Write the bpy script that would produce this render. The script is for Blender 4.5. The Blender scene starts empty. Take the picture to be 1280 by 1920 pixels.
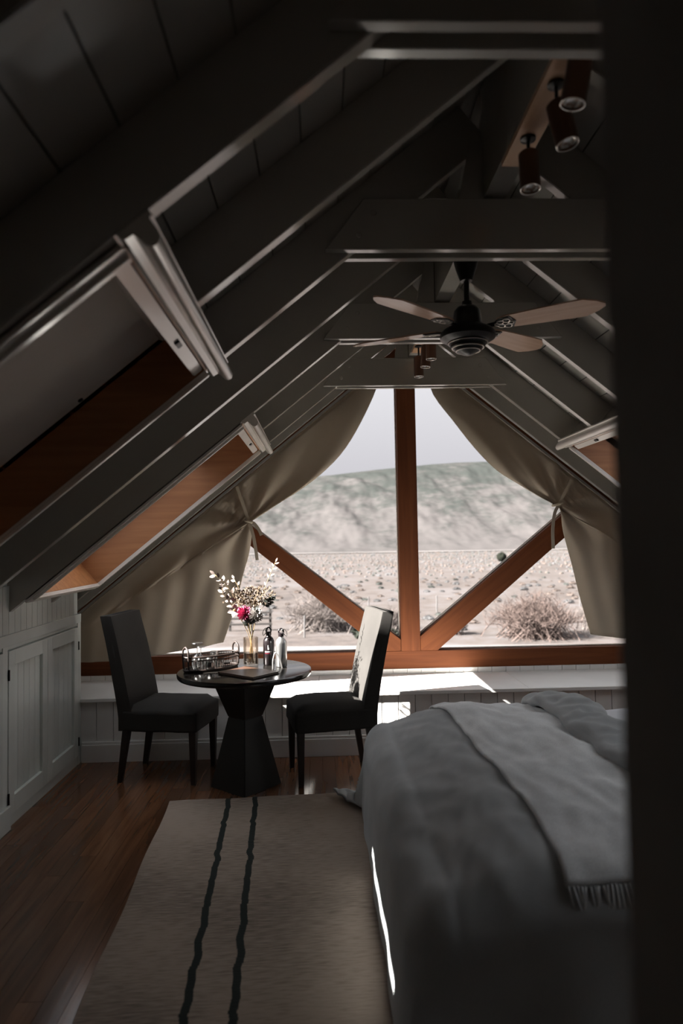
import bpy, bmesh, math, random
from mathutils import Vector, Matrix, noise

SC = bpy.context.scene
COL = SC.collection
R = math.radians

# ------------------------------------------------------------------ camera, sky, sun, exposure
cd = bpy.data.cameras.new('camera'); cam = bpy.data.objects.new('camera', cd); COL.objects.link(cam)
cd.sensor_fit = 'VERTICAL'; cd.sensor_height = 36.0; cd.sensor_width = 24.0; cd.lens = 24.0
cd.clip_start = 0.02; cd.clip_end = 5000
cd.dof.use_dof = True; cd.dof.focus_distance = 4.7; cd.dof.aperture_fstop = 1.7
def aim_camera(loc, yaw, pitch, roll):
    f = Vector((math.sin(yaw)*math.cos(pitch), math.cos(yaw)*math.cos(pitch), math.sin(pitch)))
    r = f.cross(Vector((0, 0, 1))).normalized(); u = r.cross(f)
    r2 = r*math.cos(roll) - u*math.sin(roll); u2 = u*math.cos(roll) + r*math.sin(roll)
    m = Matrix((r2, u2, -f)).transposed().to_4x4(); m.translation = loc
    cam.matrix_world = m
aim_camera(Vector((0, 0, 1.56)), R(1.79), R(2.46), R(1.0))
SC.camera = cam

world = bpy.data.worlds.new('sky'); SC.world = world; world.use_nodes = True
wn = world.node_tree.nodes; wl = world.node_tree.links
wbg = wn['Background']
wtc = wn.new('ShaderNodeTexCoord'); wsep = wn.new('ShaderNodeSeparateXYZ'); wramp = wn.new('ShaderNodeValToRGB')
wl.new(wtc.outputs['Generated'], wsep.inputs[0]); wl.new(wsep.outputs['Z'], wramp.inputs[0]); wl.new(wramp.outputs[0], wbg.inputs[0])
wramp.color_ramp.elements[0].position = 0.0; wramp.color_ramp.elements[0].color = (0.80, 0.78, 0.84, 1)
wramp.color_ramp.elements[1].position = 0.9; wramp.color_ramp.elements[1].color = (2.6, 2.62, 2.68, 1)
wbg.inputs[1].default_value = 0.57

sl = bpy.data.lights.new('sun', 'SUN'); sun = bpy.data.objects.new('sun', sl); COL.objects.link(sun)
sl.energy = 34.0; sl.angle = R(0.53); sl.color = (1.0, 0.93, 0.85)
SUN_DIR = Vector((1.0, 0.30, -0.80)).normalized()
sun.rotation_euler = SUN_DIR.to_track_quat('-Z', 'Y').to_euler(); sun.location = (-20, -8, 20)

SC.view_settings.view_transform = 'Standard'; SC.view_settings.look = 'None'
SC.view_settings.exposure = 0.95; SC.view_settings.gamma = 1.0; SC.view_settings.use_curve_mapping = False
SC.cycles.use_denoising = True
SC.cycles.max_bounces = 10; SC.cycles.diffuse_bounces = 5; SC.cycles.glossy_bounces = 3
SC.cycles.transmission_bounces = 8; SC.cycles.transparent_max_bounces = 16
SC.cycles.caustics_reflective = False; SC.cycles.caustics_refractive = False
SC.cycles.sample_clamp_indirect = 4.0

# ------------------------------------------------------------------ materials
MATS = {}
def _nodes(name):
    m = bpy.data.materials.new(name); m.use_nodes = True
    nt = m.node_tree
    return m, nt.nodes, nt.links, nt.nodes['Principled BSDF']
def mat(name, col, rough=0.6, metal=0.0, var=0.12, scale=(6, 6, 6), bump=0.0, bscale=40.0, rand=0.0, spec=0.5, detail=4.0, coat=0.0):
    """plain material with a soft noise variation, optional bump and per-object variation"""
    m, n, l, b = _nodes(name)
    b.inputs['Roughness'].default_value = rough; b.inputs['Metallic'].default_value = metal
    b.inputs['Specular IOR Level'].default_value = spec
    if coat: b.inputs['Coat Weight'].default_value = coat; b.inputs['Coat Roughness'].default_value = rough
    tc = n.new('ShaderNodeTexCoord'); mp = n.new('ShaderNodeMapping'); l.new(tc.outputs['Object'], mp.inputs[0])
    mp.inputs['Scale'].default_value = scale
    nz = n.new('ShaderNodeTexNoise'); nz.inputs['Scale'].default_value = 1.0; nz.inputs['Detail'].default_value = detail
    l.new(mp.outputs[0], nz.inputs['Vector'])
    oi = n.new('ShaderNodeObjectInfo')
    hsv = n.new('ShaderNodeHueSaturation'); hsv.inputs['Color'].default_value = (*col, 1)
    mr = n.new('ShaderNodeMapRange'); mr.inputs['From Min'].default_value = 0.25; mr.inputs['From Max'].default_value = 0.75
    mr.inputs['To Min'].default_value = 1 - var; mr.inputs['To Max'].default_value = 1 + var
    l.new(nz.outputs['Fac'], mr.inputs['Value'])
    mr2 = n.new('ShaderNodeMapRange'); mr2.inputs['To Min'].default_value = 1 - rand; mr2.inputs['To Max'].default_value = 1 + rand
    l.new(oi.outputs['Random'], mr2.inputs['Value'])
    mu = n.new('ShaderNodeMath'); mu.operation = 'MULTIPLY'; l.new(mr.outputs[0], mu.inputs[0]); l.new(mr2.outputs[0], mu.inputs[1])
    l.new(mu.outputs[0], hsv.inputs['Value']); l.new(hsv.outputs[0], b.inputs['Base Color'])
    if bump:
        nb = n.new('ShaderNodeTexNoise'); nb.inputs['Scale'].default_value = bscale; nb.inputs['Detail'].default_value = 3
        l.new(tc.outputs['Object'], nb.inputs['Vector'])
        bp = n.new('ShaderNodeBump'); bp.inputs['Strength'].default_value = bump; bp.inputs['Distance'].default_value = 0.01
        l.new(nb.outputs['Fac'], bp.inputs['Height']); l.new(bp.outputs[0], b.inputs['Normal'])
    MATS[name] = m
    return m
def wood(name, c0, c1, along='Y', rough=0.45, rand=0.15, grain=28.0, spec=0.5, coat=0.0):
    """wood with stretched grain along one axis, per-object offset and brightness"""
    m, n, l, b = _nodes(name)
    b.inputs['Roughness'].default_value = rough; b.inputs['Specular IOR Level'].default_value = spec
    if coat: b.inputs['Coat Weight'].default_value = coat; b.inputs['Coat Roughness'].default_value = 0.15
    tc = n.new('ShaderNodeTexCoord'); oi = n.new('ShaderNodeObjectInfo')
    mp = n.new('ShaderNodeMapping'); l.new(tc.outputs['Object'], mp.inputs[0])
    s = [grain]*3; s['XYZ'.index(along)] = grain*0.07; mp.inputs['Scale'].default_value = s
    off = n.new('ShaderNodeMath'); off.operation = 'MULTIPLY'; off.inputs[1].default_value = 40.0
    l.new(oi.outputs['Random'], off.inputs[0])
    cx = n.new('ShaderNodeCombineXYZ')
    for k in range(3): l.new(off.outputs[0], cx.inputs[k])
    l.new(cx.outputs[0], mp.inputs['Location'])
    nz = n.new('ShaderNodeTexNoise'); nz.inputs['Scale'].default_value = 1.0; nz.inputs['Detail'].default_value = 5; nz.inputs['Distortion'].default_value = 0.6
    l.new(mp.outputs[0], nz.inputs['Vector'])
    rp = n.new('ShaderNodeValToRGB'); rp.color_ramp.elements[0].position = 0.3; rp.color_ramp.elements[0].color = (*c0, 1)
    rp.color_ramp.elements[1].position = 0.7; rp.color_ramp.elements[1].color = (*c1, 1)
    l.new(nz.outputs['Fac'], rp.inputs[0])
    hsv = n.new('ShaderNodeHueSaturation'); l.new(rp.outputs[0], hsv.inputs['Color'])
    mr2 = n.new('ShaderNodeMapRange'); mr2.inputs['To Min'].default_value = 1 - rand; mr2.inputs['To Max'].default_value = 1 + rand
    l.new(oi.outputs['Random'], mr2.inputs['Value']); l.new(mr2.outputs[0], hsv.inputs['Value'])
    l.new(hsv.outputs[0], b.inputs['Base Color'])
    bp = n.new('ShaderNodeBump'); bp.inputs['Strength'].default_value = 0.08; bp.inputs['Distance'].default_value = 0.004
    l.new(nz.outputs['Fac'], bp.inputs['Height']); l.new(bp.outputs[0], b.inputs['Normal'])
    MATS[name] = m
    return m
def fabric(name, col, transl=0.0, var=0.15, weave=500.0, rough=0.9, vscale=3.0, bump=0.25, sheen=0.0):
    m, n, l, b = _nodes(name)
    b.inputs['Roughness'].default_value = rough; b.inputs['Specular IOR Level'].default_value = 0.15
    if sheen: b.inputs['Sheen Weight'].default_value = sheen
    tc = n.new('ShaderNodeTexCoord')
    nz = n.new('ShaderNodeTexNoise'); nz.inputs['Scale'].default_value = vscale; nz.inputs['Detail'].default_value = 5
    l.new(tc.outputs['Object'], nz.inputs['Vector'])
    nf = n.new('ShaderNodeTexNoise'); nf.inputs['Scale'].default_value = weave; nf.inputs['Detail'].default_value = 2
    l.new(tc.outputs['Object'], nf.inputs['Vector'])
    ad = n.new('ShaderNodeMath'); ad.operation = 'ADD'; l.new(nz.outputs['Fac'], ad.inputs[0]); l.new(nf.outputs['Fac'], ad.inputs[1])
    mr = n.new('ShaderNodeMapRange'); mr.inputs['From Min'].default_value = 0.6; mr.inputs['From Max'].default_value = 1.4
    mr.inputs['To Min'].default_value = 1 - var; mr.inputs['To Max'].default_value = 1 + var; l.new(ad.outputs[0], mr.inputs['Value'])
    hsv = n.new('ShaderNodeHueSaturation'); hsv.inputs['Color'].default_value = (*col, 1); l.new(mr.outputs[0], hsv.inputs['Value'])
    l.new(hsv.outputs[0], b.inputs['Base Color'])
    bp = n.new('ShaderNodeBump'); bp.inputs['Strength'].default_value = bump; bp.inputs['Distance'].default_value = 0.002
    l.new(nf.outputs['Fac'], bp.inputs['Height']); l.new(bp.outputs[0], b.inputs['Normal'])
    if transl:
        tr = n.new('ShaderNodeBsdfTranslucent'); l.new(hsv.outputs[0], tr.inputs[0])
        mx = n.new('ShaderNodeMixShader'); mx.inputs[0].default_value = transl
        l.new(b.outputs[0], mx.inputs[1]); l.new(tr.outputs[0], mx.inputs[2])
        l.new(mx.outputs[0], n['Material Output'].inputs['Surface'])
    MATS[name] = m
    return m
def glass(name, tint=(1, 1, 1), refl=0.5, rough=0.0, base=0.0):
    """thin glass: clear with a Fresnel reflection"""
    m, n, l, b = _nodes(name)
    n.remove(b)
    t = n.new('ShaderNodeBsdfTransparent'); t.inputs[0].default_value = (*tint, 1)
    g = n.new('ShaderNodeBsdfGlossy'); g.inputs['Roughness'].default_value = rough
    fr = n.new('ShaderNodeFresnel'); fr.inputs[0].default_value = 1.45
    mu = n.new('ShaderNodeMath'); mu.operation = 'MULTIPLY_ADD'; mu.inputs[1].default_value = refl; mu.inputs[2].default_value = base; mu.use_clamp = True; l.new(fr.outputs[0], mu.inputs[0])
    mx = n.new('ShaderNodeMixShader'); l.new(mu.outputs[0], mx.inputs[0]); l.new(t.outputs[0], mx.inputs[1]); l.new(g.outputs[0], mx.inputs[2])
    l.new(mx.outputs[0], n['Material Output'].inputs['Surface'])
    MATS[name] = m
    return m

PAINT = mat('taupe_paint', (0.36, 0.34, 0.305), 0.13, var=0.05, scale=(3, 3, 3), rand=0.05, spec=1.0, coat=0.7)
DECKP = mat('ceiling_board_paint', (0.34, 0.325, 0.295), 0.18, var=0.06, scale=(3, 3, 3), rand=0.07, spec=0.9, coat=0.4)
TRIMP = mat('white_trim_paint', (0.72, 0.68, 0.63), 0.16, var=0.04, rand=0.03, spec=0.8, coat=0.5)
WALLP = mat('pale_grey_green_paint', (0.70, 0.75, 0.72), 0.25, var=0.04, rand=0.05)
BENCHP = mat('white_bench_paint', (0.78, 0.77, 0.75), 0.35, var=0.04, rand=0.04)
GAPM = mat('dark_joint', (0.05, 0.045, 0.04), 0.9)
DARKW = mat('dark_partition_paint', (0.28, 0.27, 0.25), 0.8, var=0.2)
ROOFM = mat('roof_shingle', (0.12, 0.11, 0.10), 0.9)
TIMBER = wood('reddish_timber', (0.105, 0.031, 0.011), (0.165, 0.052, 0.018), 'Z', 0.75, 0.08, 22, spec=0.2)
TIMBERX = wood('reddish_timber_rail', (0.105, 0.031, 0.011), (0.165, 0.052, 0.018), 'X', 0.75, 0.08, 22, spec=0.2)
PINE = wood('pine_lining', (0.25, 0.10, 0.036), (0.36, 0.155, 0.06), 'X', 0.5, 0.1, 24)
FLOORW = wood('floor_board', (0.095, 0.042, 0.021), (0.18, 0.082, 0.041), 'Y', 0.17, 0.25, 30)
BLADEW = wood('fan_blade_wood', (0.48, 0.31, 0.22), (0.58, 0.39, 0.29), 'X', 0.2, 0.06, 30)
BEAMW = wood('ridge_lamp_board', (0.42, 0.24, 0.13), (0.52, 0.31, 0.18), 'Y', 0.45, 0.06, 30)
IRON = mat('black_iron', (0.012, 0.011, 0.010), 0.35, 0.6, var=0.2)
COPPER = mat('copper_tube', (0.14, 0.066, 0.038), 0.4, 0.5, var=0.1)
STEEL = mat('brushed_steel', (0.62, 0.61, 0.60), 0.25, 1.0, var=0.05)
ALU = mat('silver_bottle_metal', (0.62, 0.63, 0.63), 0.3, 0.95, var=0.04)
BLACKP = mat('black_bottle_enamel', (0.012, 0.009, 0.010), 0.25, 0.0, var=0.1)
WHITEP = mat('white_print', (0.8, 0.78, 0.76), 0.5)
REDP = mat('dark_red_print', (0.25, 0.02, 0.04), 0.4)
TABLEM = mat('black_lacquer', (0.010, 0.009, 0.008), 0.16, var=0.2, spec=0.5)
PEDM = mat('black_stained_wood', (0.012, 0.011, 0.010), 0.4, var=0.25, scale=(4, 4, 20))
LEGM = mat('dark_chair_leg', (0.018, 0.012, 0.010), 0.4)
CHAIRF = fabric('charcoal_upholstery', (0.037, 0.035, 0.033), var=0.25, weave=350)
CURT = fabric('canvas_curtain', (0.50, 0.43, 0.34), transl=0.24, var=0.07, weave=600)
STRAPF = fabric('canvas_strap', (0.36, 0.31, 0.24), var=0.1)
BLINDF = fabric('grey_blind', (0.55, 0.50, 0.45), var=0.06)
DUVET = fabric('slate_duvet', (0.42, 0.44, 0.448), var=0.14, vscale=5, weave=420)
THROW = fabric('grey_wool_throw', (0.69, 0.71, 0.72), var=0.25, vscale=7, weave=260, bump=0.5)
SHEET = fabric('white_sheet', (0.62, 0.63, 0.66), var=0.05)
WICKER = mat('dark_wicker', (0.020, 0.011, 0.008), 0.6, var=0.3, scale=(60, 60, 60))
LEATHER = mat('brown_leather', (0.055, 0.028, 0.018), 0.28, var=0.25, bump=0.15, bscale=180)
PAPER = mat('paper_pages', (0.45, 0.42, 0.38), 0.8)
WINGLASS = glass('window_glass', (0.96, 0.97, 0.98), 0.35)
GABLEGLASS = glass('gable_window_glass', (0.77, 0.77, 0.77), 0.35)
CLEAR = glass('clear_glass', (0.92, 0.93, 0.93), 1.8, 0.22, 0.10)
AMBER = glass('vase_glass', (0.97, 0.93, 0.88), 0.5)

# ------------------------------------------------------------------ mesh helpers
def link(name, bm, m, parent=None, smooth=False, smooth_angle=None):
    me = bpy.data.meshes.new(name)
    bmesh.ops.recalc_face_normals(bm, faces=bm.faces)
    bm.to_mesh(me); bm.free()
    me.materials.append(m)
    if smooth or smooth_angle:
        me.polygons.foreach_set('use_smooth', [True]*len(me.polygons))
        if smooth_angle: me.set_sharp_from_angle(angle=R(smooth_angle))
    o = bpy.data.objects.new(name, me); COL.objects.link(o)
    if parent: o.parent = parent
    return o
def empty(name, loc=(0, 0, 0), rz=0.0):
    o = bpy.data.objects.new(name, None); COL.objects.link(o)
    o.location = loc; o.rotation_euler = (0, 0, rz); o.empty_display_size = 0.1
    return o
def tag(o, label, cat=None, group=None, kind=None):
    o['label'] = label
    if cat: o['category'] = cat
    if group: o['group'] = group
    if kind: o['kind'] = kind
    return o
def structure(o, label):
    o['kind'] = 'structure'; o['label'] = label
    return o
def hexa(bm, p):
    v = [bm.verts.new(q) for q in p]
    for f in ((0, 1, 2, 3), (7, 6, 5, 4), (0, 4, 5, 1), (1, 5, 6, 2), (2, 6, 7, 3), (3, 7, 4, 0)):
        bm.faces.new([v[i] for i in f])
    return v
def box(bm, x0, x1, y0, y1, z0, z1):
    return hexa(bm, [(x0, y0, z0), (x1, y0, z0), (x1, y1, z0), (x0, y1, z0), (x0, y0, z1), (x1, y0, z1), (x1, y1, z1), (x0, y1, z1)])
def boxo(name, b, m, parent=None, bevel=0.0):
    bm = bmesh.new(); box(bm, *b)
    if bevel: bmesh.ops.bevel(bm, geom=bm.edges[:], offset=bevel, segments=2, affect='EDGES', profile=0.6)
    return link(name, bm, m, parent)
def prism(bm, poly, f0, f1):
    """polygon (list of 2-tuples) extruded between two placing functions"""
    a = [bm.verts.new(f0(*p)) for p in poly]; b = [bm.verts.new(f1(*p)) for p in poly]
    n = len(poly)
    bm.faces.new(a); bm.faces.new(b[::-1])
    for i in range(n): bm.faces.new((a[i], b[i], b[(i+1) % n], a[(i+1) % n]))
def xz_prism(name, poly, y0, y1, m, parent=None):
    bm = bmesh.new(); prism(bm, poly, lambda x, z: (x, y0, z), lambda x, z: (x, y1, z))
    return link(name, bm, m, parent)
def frames(path):
    pts = [Vector(p) for p in path]; out = []
    up = None
    for i, p in enumerate(pts):
        t = (pts[min(i+1, len(pts)-1)] - pts[max(i-1, 0)]).normalized()
        if up is None:
            up = Vector((0, 0, 1)) if abs(t.z) < 0.9 else Vector((1, 0, 0))
        s = t.cross(up).normalized(); up = s.cross(t).normalized()
        out.append((p, s, up))
    return out
def tube(bm, path, rad, seg=8, caps=True, flat=1.0):
    rings = []
    n = len(path)
    for i, (p, s, u) in enumerate(frames(path)):
        r = rad[i] if isinstance(rad, (list, tuple)) else rad
        rings.append([bm.verts.new(p + s*(r*math.cos(2*math.pi*k/seg)) + u*(r*flat*math.sin(2*math.pi*k/seg))) for k in range(seg)])
    for a, b in zip(rings, rings[1:]):
        for k in range(seg): bm.faces.new((a[k], a[(k+1) % seg], b[(k+1) % seg], b[k]))
    if caps: bm.faces.new(rings[0][::-1]); bm.faces.new(rings[-1])
def lathe(bm, prof, seg=32, c=(0, 0, 0), close=False):
    rings = []
    for r, z in prof:
        if r < 1e-5: rings.append([bm.verts.new((c[0], c[1], c[2]+z))])
        else: rings.append([bm.verts.new((c[0]+r*math.cos(2*math.pi*k/seg), c[1]+r*math.sin(2*math.pi*k/seg), c[2]+z)) for k in range(seg)])
    pairs = list(zip(rings, rings[1:]))
    if close: pairs.append((rings[-1], rings[0]))
    for a, b in pairs:
        if len(a) == 1 and len(b) == 1: continue
        for k in range(seg):
            k2 = (k+1) % seg
            if len(a) == 1: bm.faces.new((a[0], b[k2], b[k]))
            elif len(b) == 1: bm.faces.new((a[k], a[k2], b[0]))
            else: bm.faces.new((a[k], a[k2], b[k2], b[k]))
def grid(bm, fn, nu, nv, closed_u=False):
    vs = [[bm.verts.new(fn(i/nu, j/nv)) for j in range(nv+1)] for i in range(nu + (0 if closed_u else 1))]
    for i in range(nu):
        i2 = (i+1) % nu if closed_u else i+1
        for j in range(nv): bm.faces.new((vs[i][j], vs[i2][j], vs[i2][j+1], vs[i][j+1]))
    return vs
def copy_tree(o, parent=None):
    c = o.copy(); COL.objects.link(c); c.parent = parent
    for ch in list(o.children): copy_tree(ch, c)
    return c
def lerp_path(pts, t):
    """point on a polyline by even arc length"""
    ls = [math.dist(a, b) for a, b in zip(pts, pts[1:])]; L = sum(ls); d = t*L
    for (a, b), s in zip(zip(pts, pts[1:]), ls):
        if d <= s or b is pts[-1]:
            k = min(1.0, d/s) if s > 0 else 0
            return tuple(a[i] + (b[i]-a[i])*k for i in range(len(a)))
        d -= s
def smooth_path(pts, n):
    """Catmull-Rom resample"""
    P = [Vector(p) for p in pts]; P = [P[0]*2-P[1]] + P + [P[-1]*2-P[-2]]
    out = []
    m = len(pts)-1
    for i in range(n+1):
        t = i/n*m; k = min(int(t), m-1); t -= k
        a, b, c, d = P[k:k+4]
        out.append(0.5*((2*b) + (c-a)*t + (2*a-5*b+4*c-d)*t*t + (3*b-a-3*c+d)*t**3))
    return out
rnd = random.Random(7)

# ------------------------------------------------------------------ the room shell: sizes
XC = 0.735                                   # ridge line
XL, XR = -1.765, 3.235                       # knee walls
YN, YF = -1.0, 5.71                          # near wall, far wall face
AL, AR = -2.25, 3.72                         # the window alcove is wider than the room
TH = R(39.0); CT, ST = math.cos(TH), math.sin(TH)
Z0 = 2.733 + 0.6*math.tan(TH)                # apex of the rafter undersides
TIE_Z = 2.733
RAFTERS = [-0.87, -0.265, 0.34, 0.945, 1.55, 2.155, 2.76, 3.365, 3.97, 4.575, 5.17]
TIES = [1.55, 2.76, 3.97, 5.17]
RD = 0.19                                    # rafter depth
def roof(side, a, b, y):
    """point on a roof slope: a down the slope from the apex, b square to it (outward), side -1 left / +1 right"""
    q = a*CT + b*ST
    return Vector((XC + side*q, y, Z0 - a*ST + b*CT))
def roofbox(bm, side, a0, a1, b0, b1, y0, y1):
    hexa(bm, [roof(side, a0, b0, y0), roof(side, a1, b0, y0), roof(side, a1, b0, y1), roof(side, a0, b0, y1),
              roof(side, a0, b1, y0), roof(side, a1, b1, y0), roof(side, a1, b1, y1), roof(side, a0, b1, y1)])
def rb(name, m, parent, *args, bevel=0.0):
    bm = bmesh.new(); roofbox(bm, *args)
    if bevel: bmesh.ops.bevel(bm, geom=bm.edges[:], offset=bevel, segments=2, affect='EDGES')
    return link(name, bm, m, parent)
# roof window openings: side, a0, a1, y0, y1
OPEN = {'A': (-1, 1.53, 2.95, 1.61, 2.715), 'B': (-1, 1.53, 3.07, 4.015, 5.10), 'C': (1, 1.53, 3.07, 4.015, 5.10), 'D': (1, 1.53, 2.95, 1.61, 2.715)}

# ------------------------------------------------------------------ floor
floor = boxo('floor', (XL-0.3, XR+0.3, YN-0.1, YF+0.4, -0.25, -0.018), GAPM)
structure(floor, 'red brown wooden board floor under the rug, table and bed')
PW = 0.0877
rows = int(round((XR-XL)/PW))
meshes = {}
for i in range(rows):
    x0 = XL + i*PW
    r2 = random.Random(100+i)
    y = YN - r2.uniform(0, 1.2)
    while y < 5.06:
        ln = r2.choice((1.4, 1.8, 2.2))
        y0, y1 = max(y, YN), min(y+ln, 5.055)
        y += ln
        if y1 - y0 < 0.05: continue
        key = round(y1-y0, 3)
        if key not in meshes:
            bm = bmesh.new(); box(bm, 0.0008, PW-0.0008, 0.001, key-0.001, -0.02, 0.0)
            o = link('plank', bm, FLOORW, floor); meshes[key] = o.data
        else:
            o = bpy.data.objects.new('plank', meshes[key]); COL.objects.link(o); o.parent = floor
        o.location = (x0, y0, 0)

# ------------------------------------------------------------------ ceiling: boards, rafters, collar ties, ridge beam
ceiling = empty('ceiling', (XC, 2, Z0))
ceiling.location = (0, 0, 0)
structure(ceiling, 'sloping attic ceiling of taupe painted boards, exposed rafters and collar ties')
AW = (3.07-1.53)/9
A_END = 3.95
def segs(side, a0, a1, pad=0.0):
    """free Y ranges of a strip a0..a1 between the roof windows of that side"""
    y = YN; out = []
    for s, o0, o1, w0, w1 in sorted((o for o in OPEN.values() if o[0] == side), key=lambda o: o[3]):
        if a1 > o0 + 1e-3 and a0 < o1 - 1e-3:
            out.append((y, w0-pad)); y = w1+pad
    out.append((y, YF+0.25))
    return out
for side in (-1, 1):
    a = 1.53 - 9*AW
    k = 0
    while a < A_END - 0.02:
        a1 = min(a+AW, A_END)
        for y0, y1 in segs(side, a, a1):
            rb('plank', DECKP, ceiling, side, max(a, -0.05)+0.003, a1-0.003, RD, RD+0.022, y0, y1)
        a = a1
    # outer deck: keeps the roof tight
    for (a0, a1) in ((-0.1, 1.53), (1.53, 2.95), (2.95, 3.07), (3.07, 4.15)):
        for y0, y1 in segs(side, a0, a1):
            rb('roof_deck', ROOFM, ceiling, side, a0 if a0 > 0 else -0.3, a1, RD+0.022, RD+0.09, y0-0.02 if y0 == YN else y0, y1+0.1 if y1 > YF else y1)
    for y in RAFTERS:
        w = 0.052
        cut = [o for o in OPEN.values() if o[0] == side and o[3] < y < o[4]]
        if cut:
            o = cut[0]
            rb('rafter', PAINT, ceiling, side, 0.02, o[1]-0.04, 0, RD, y-w/2, y+w/2, bevel=0.003)
            rb('rafter', PAINT, ceiling, side, o[2]+0.04, 3.30, 0, RD, y-w/2, y+w/2, bevel=0.003)
        else:
            rb('rafter', PAINT, ceiling, side, 0.02, 3.30, 0, RD, y-w/2, y+w/2, bevel=0.003)
    # rafter against the gable window
    rb('rafter', PAINT, ceiling, side, 0.02, 3.80, -0.005, RD, 5.50, 5.55, bevel=0.003)
    # trimmer headers at the roof windows
    for o in OPEN.values():
        if o[0] == side:
            ys = sorted(RAFTERS); lo = max(v for v in ys if v < o[3]+0.03); hi = min(v for v in ys if v > o[4]-0.03)
            rb('header', PAINT, ceiling, side, o[1]-0.062, o[1]-0.022, 0.0, RD, lo+0.024, hi-0.024)
            rb('header', PAINT, ceiling, side, o[2]+0.022, o[2]+0.062, 0.0, RD, lo+0.024, hi-0.024)
            # packing boards that close the gap between the lining and the next rafters
            rb('packing_board', PAINT, ceiling, side, o[1]-0.02, o[2]+0.02, 0.0, RD, lo+0.024, o[3]-0.021)
            rb('packing_board', PAINT, ceiling, side, o[1]-0.02, o[2]+0.02, 0.0, RD, o[4]+0.021, hi-0.024)
for y in TIES:
    t = empty('collar_tie'); t.parent = ceiling
    hw0 = (Z0-TIE_Z)/math.tan(TH) + 0.10; th = 0.21
    hw1 = (Z0-TIE_Z-th)/math.tan(TH) + 0.20
    for dy in (-0.0615, 0.0255):
        bm = bmesh.new()
        prism(bm, [(XC-hw0, TIE_Z), (XC+hw0, TIE_Z), (XC+hw1, TIE_Z+th), (XC-hw1, TIE_Z+th)],
              lambda x, z: (x, y+dy, z), lambda x, z: (x, y+dy+0.036, z))
        bmesh.ops.bevel(bm, geom=bm.edges[:], offset=0.003, segments=1, affect='EDGES')
        link('tie_board', bm, PAINT, t)
    # bolt heads
    for sx in (-1, 1):
        for k in range(2):
            bm = bmesh.new(); lathe(bm, [(0, 0.004), (0.010, 0.003), (0.012, 0)], 10)
            o = link('bolt', bm, PAINT, t); o.location = (XC + sx*(0.50+0.06*k), y-0.062, TIE_Z+0.15-0.09*k); o.rotation_euler = (R(90), 0, 0)
    # tapered block under the ridge beam
    bm = bmesh.new(); prism(bm, [(XC-0.15, TIE_Z+th), (XC-0.047, TIE_Z+th), (XC-0.047, TIE_Z+0.45), (XC-0.10, TIE_Z+0.45)],
                            lambda x, z: (x, y-0.05, z), lambda x, z: (x, y+0.05, z))
    link('ridge_block', bm, PAINT, ceiling)
boxo('ridge_beam', (XC-0.045, XC+0.045, YN+0.01, 5.69, 2.955, 3.42), PAINT, ceiling)
boxo('lamp_board', (XC-0.044, XC+0.044, 1.62, 2.45, 2.935, 2.954), BEAMW, ceiling)
boxo('lamp_board', (XC-0.044, XC+0.044, 4.22, 4.95, 2.935, 2.954), BEAMW, ceiling)

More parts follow.
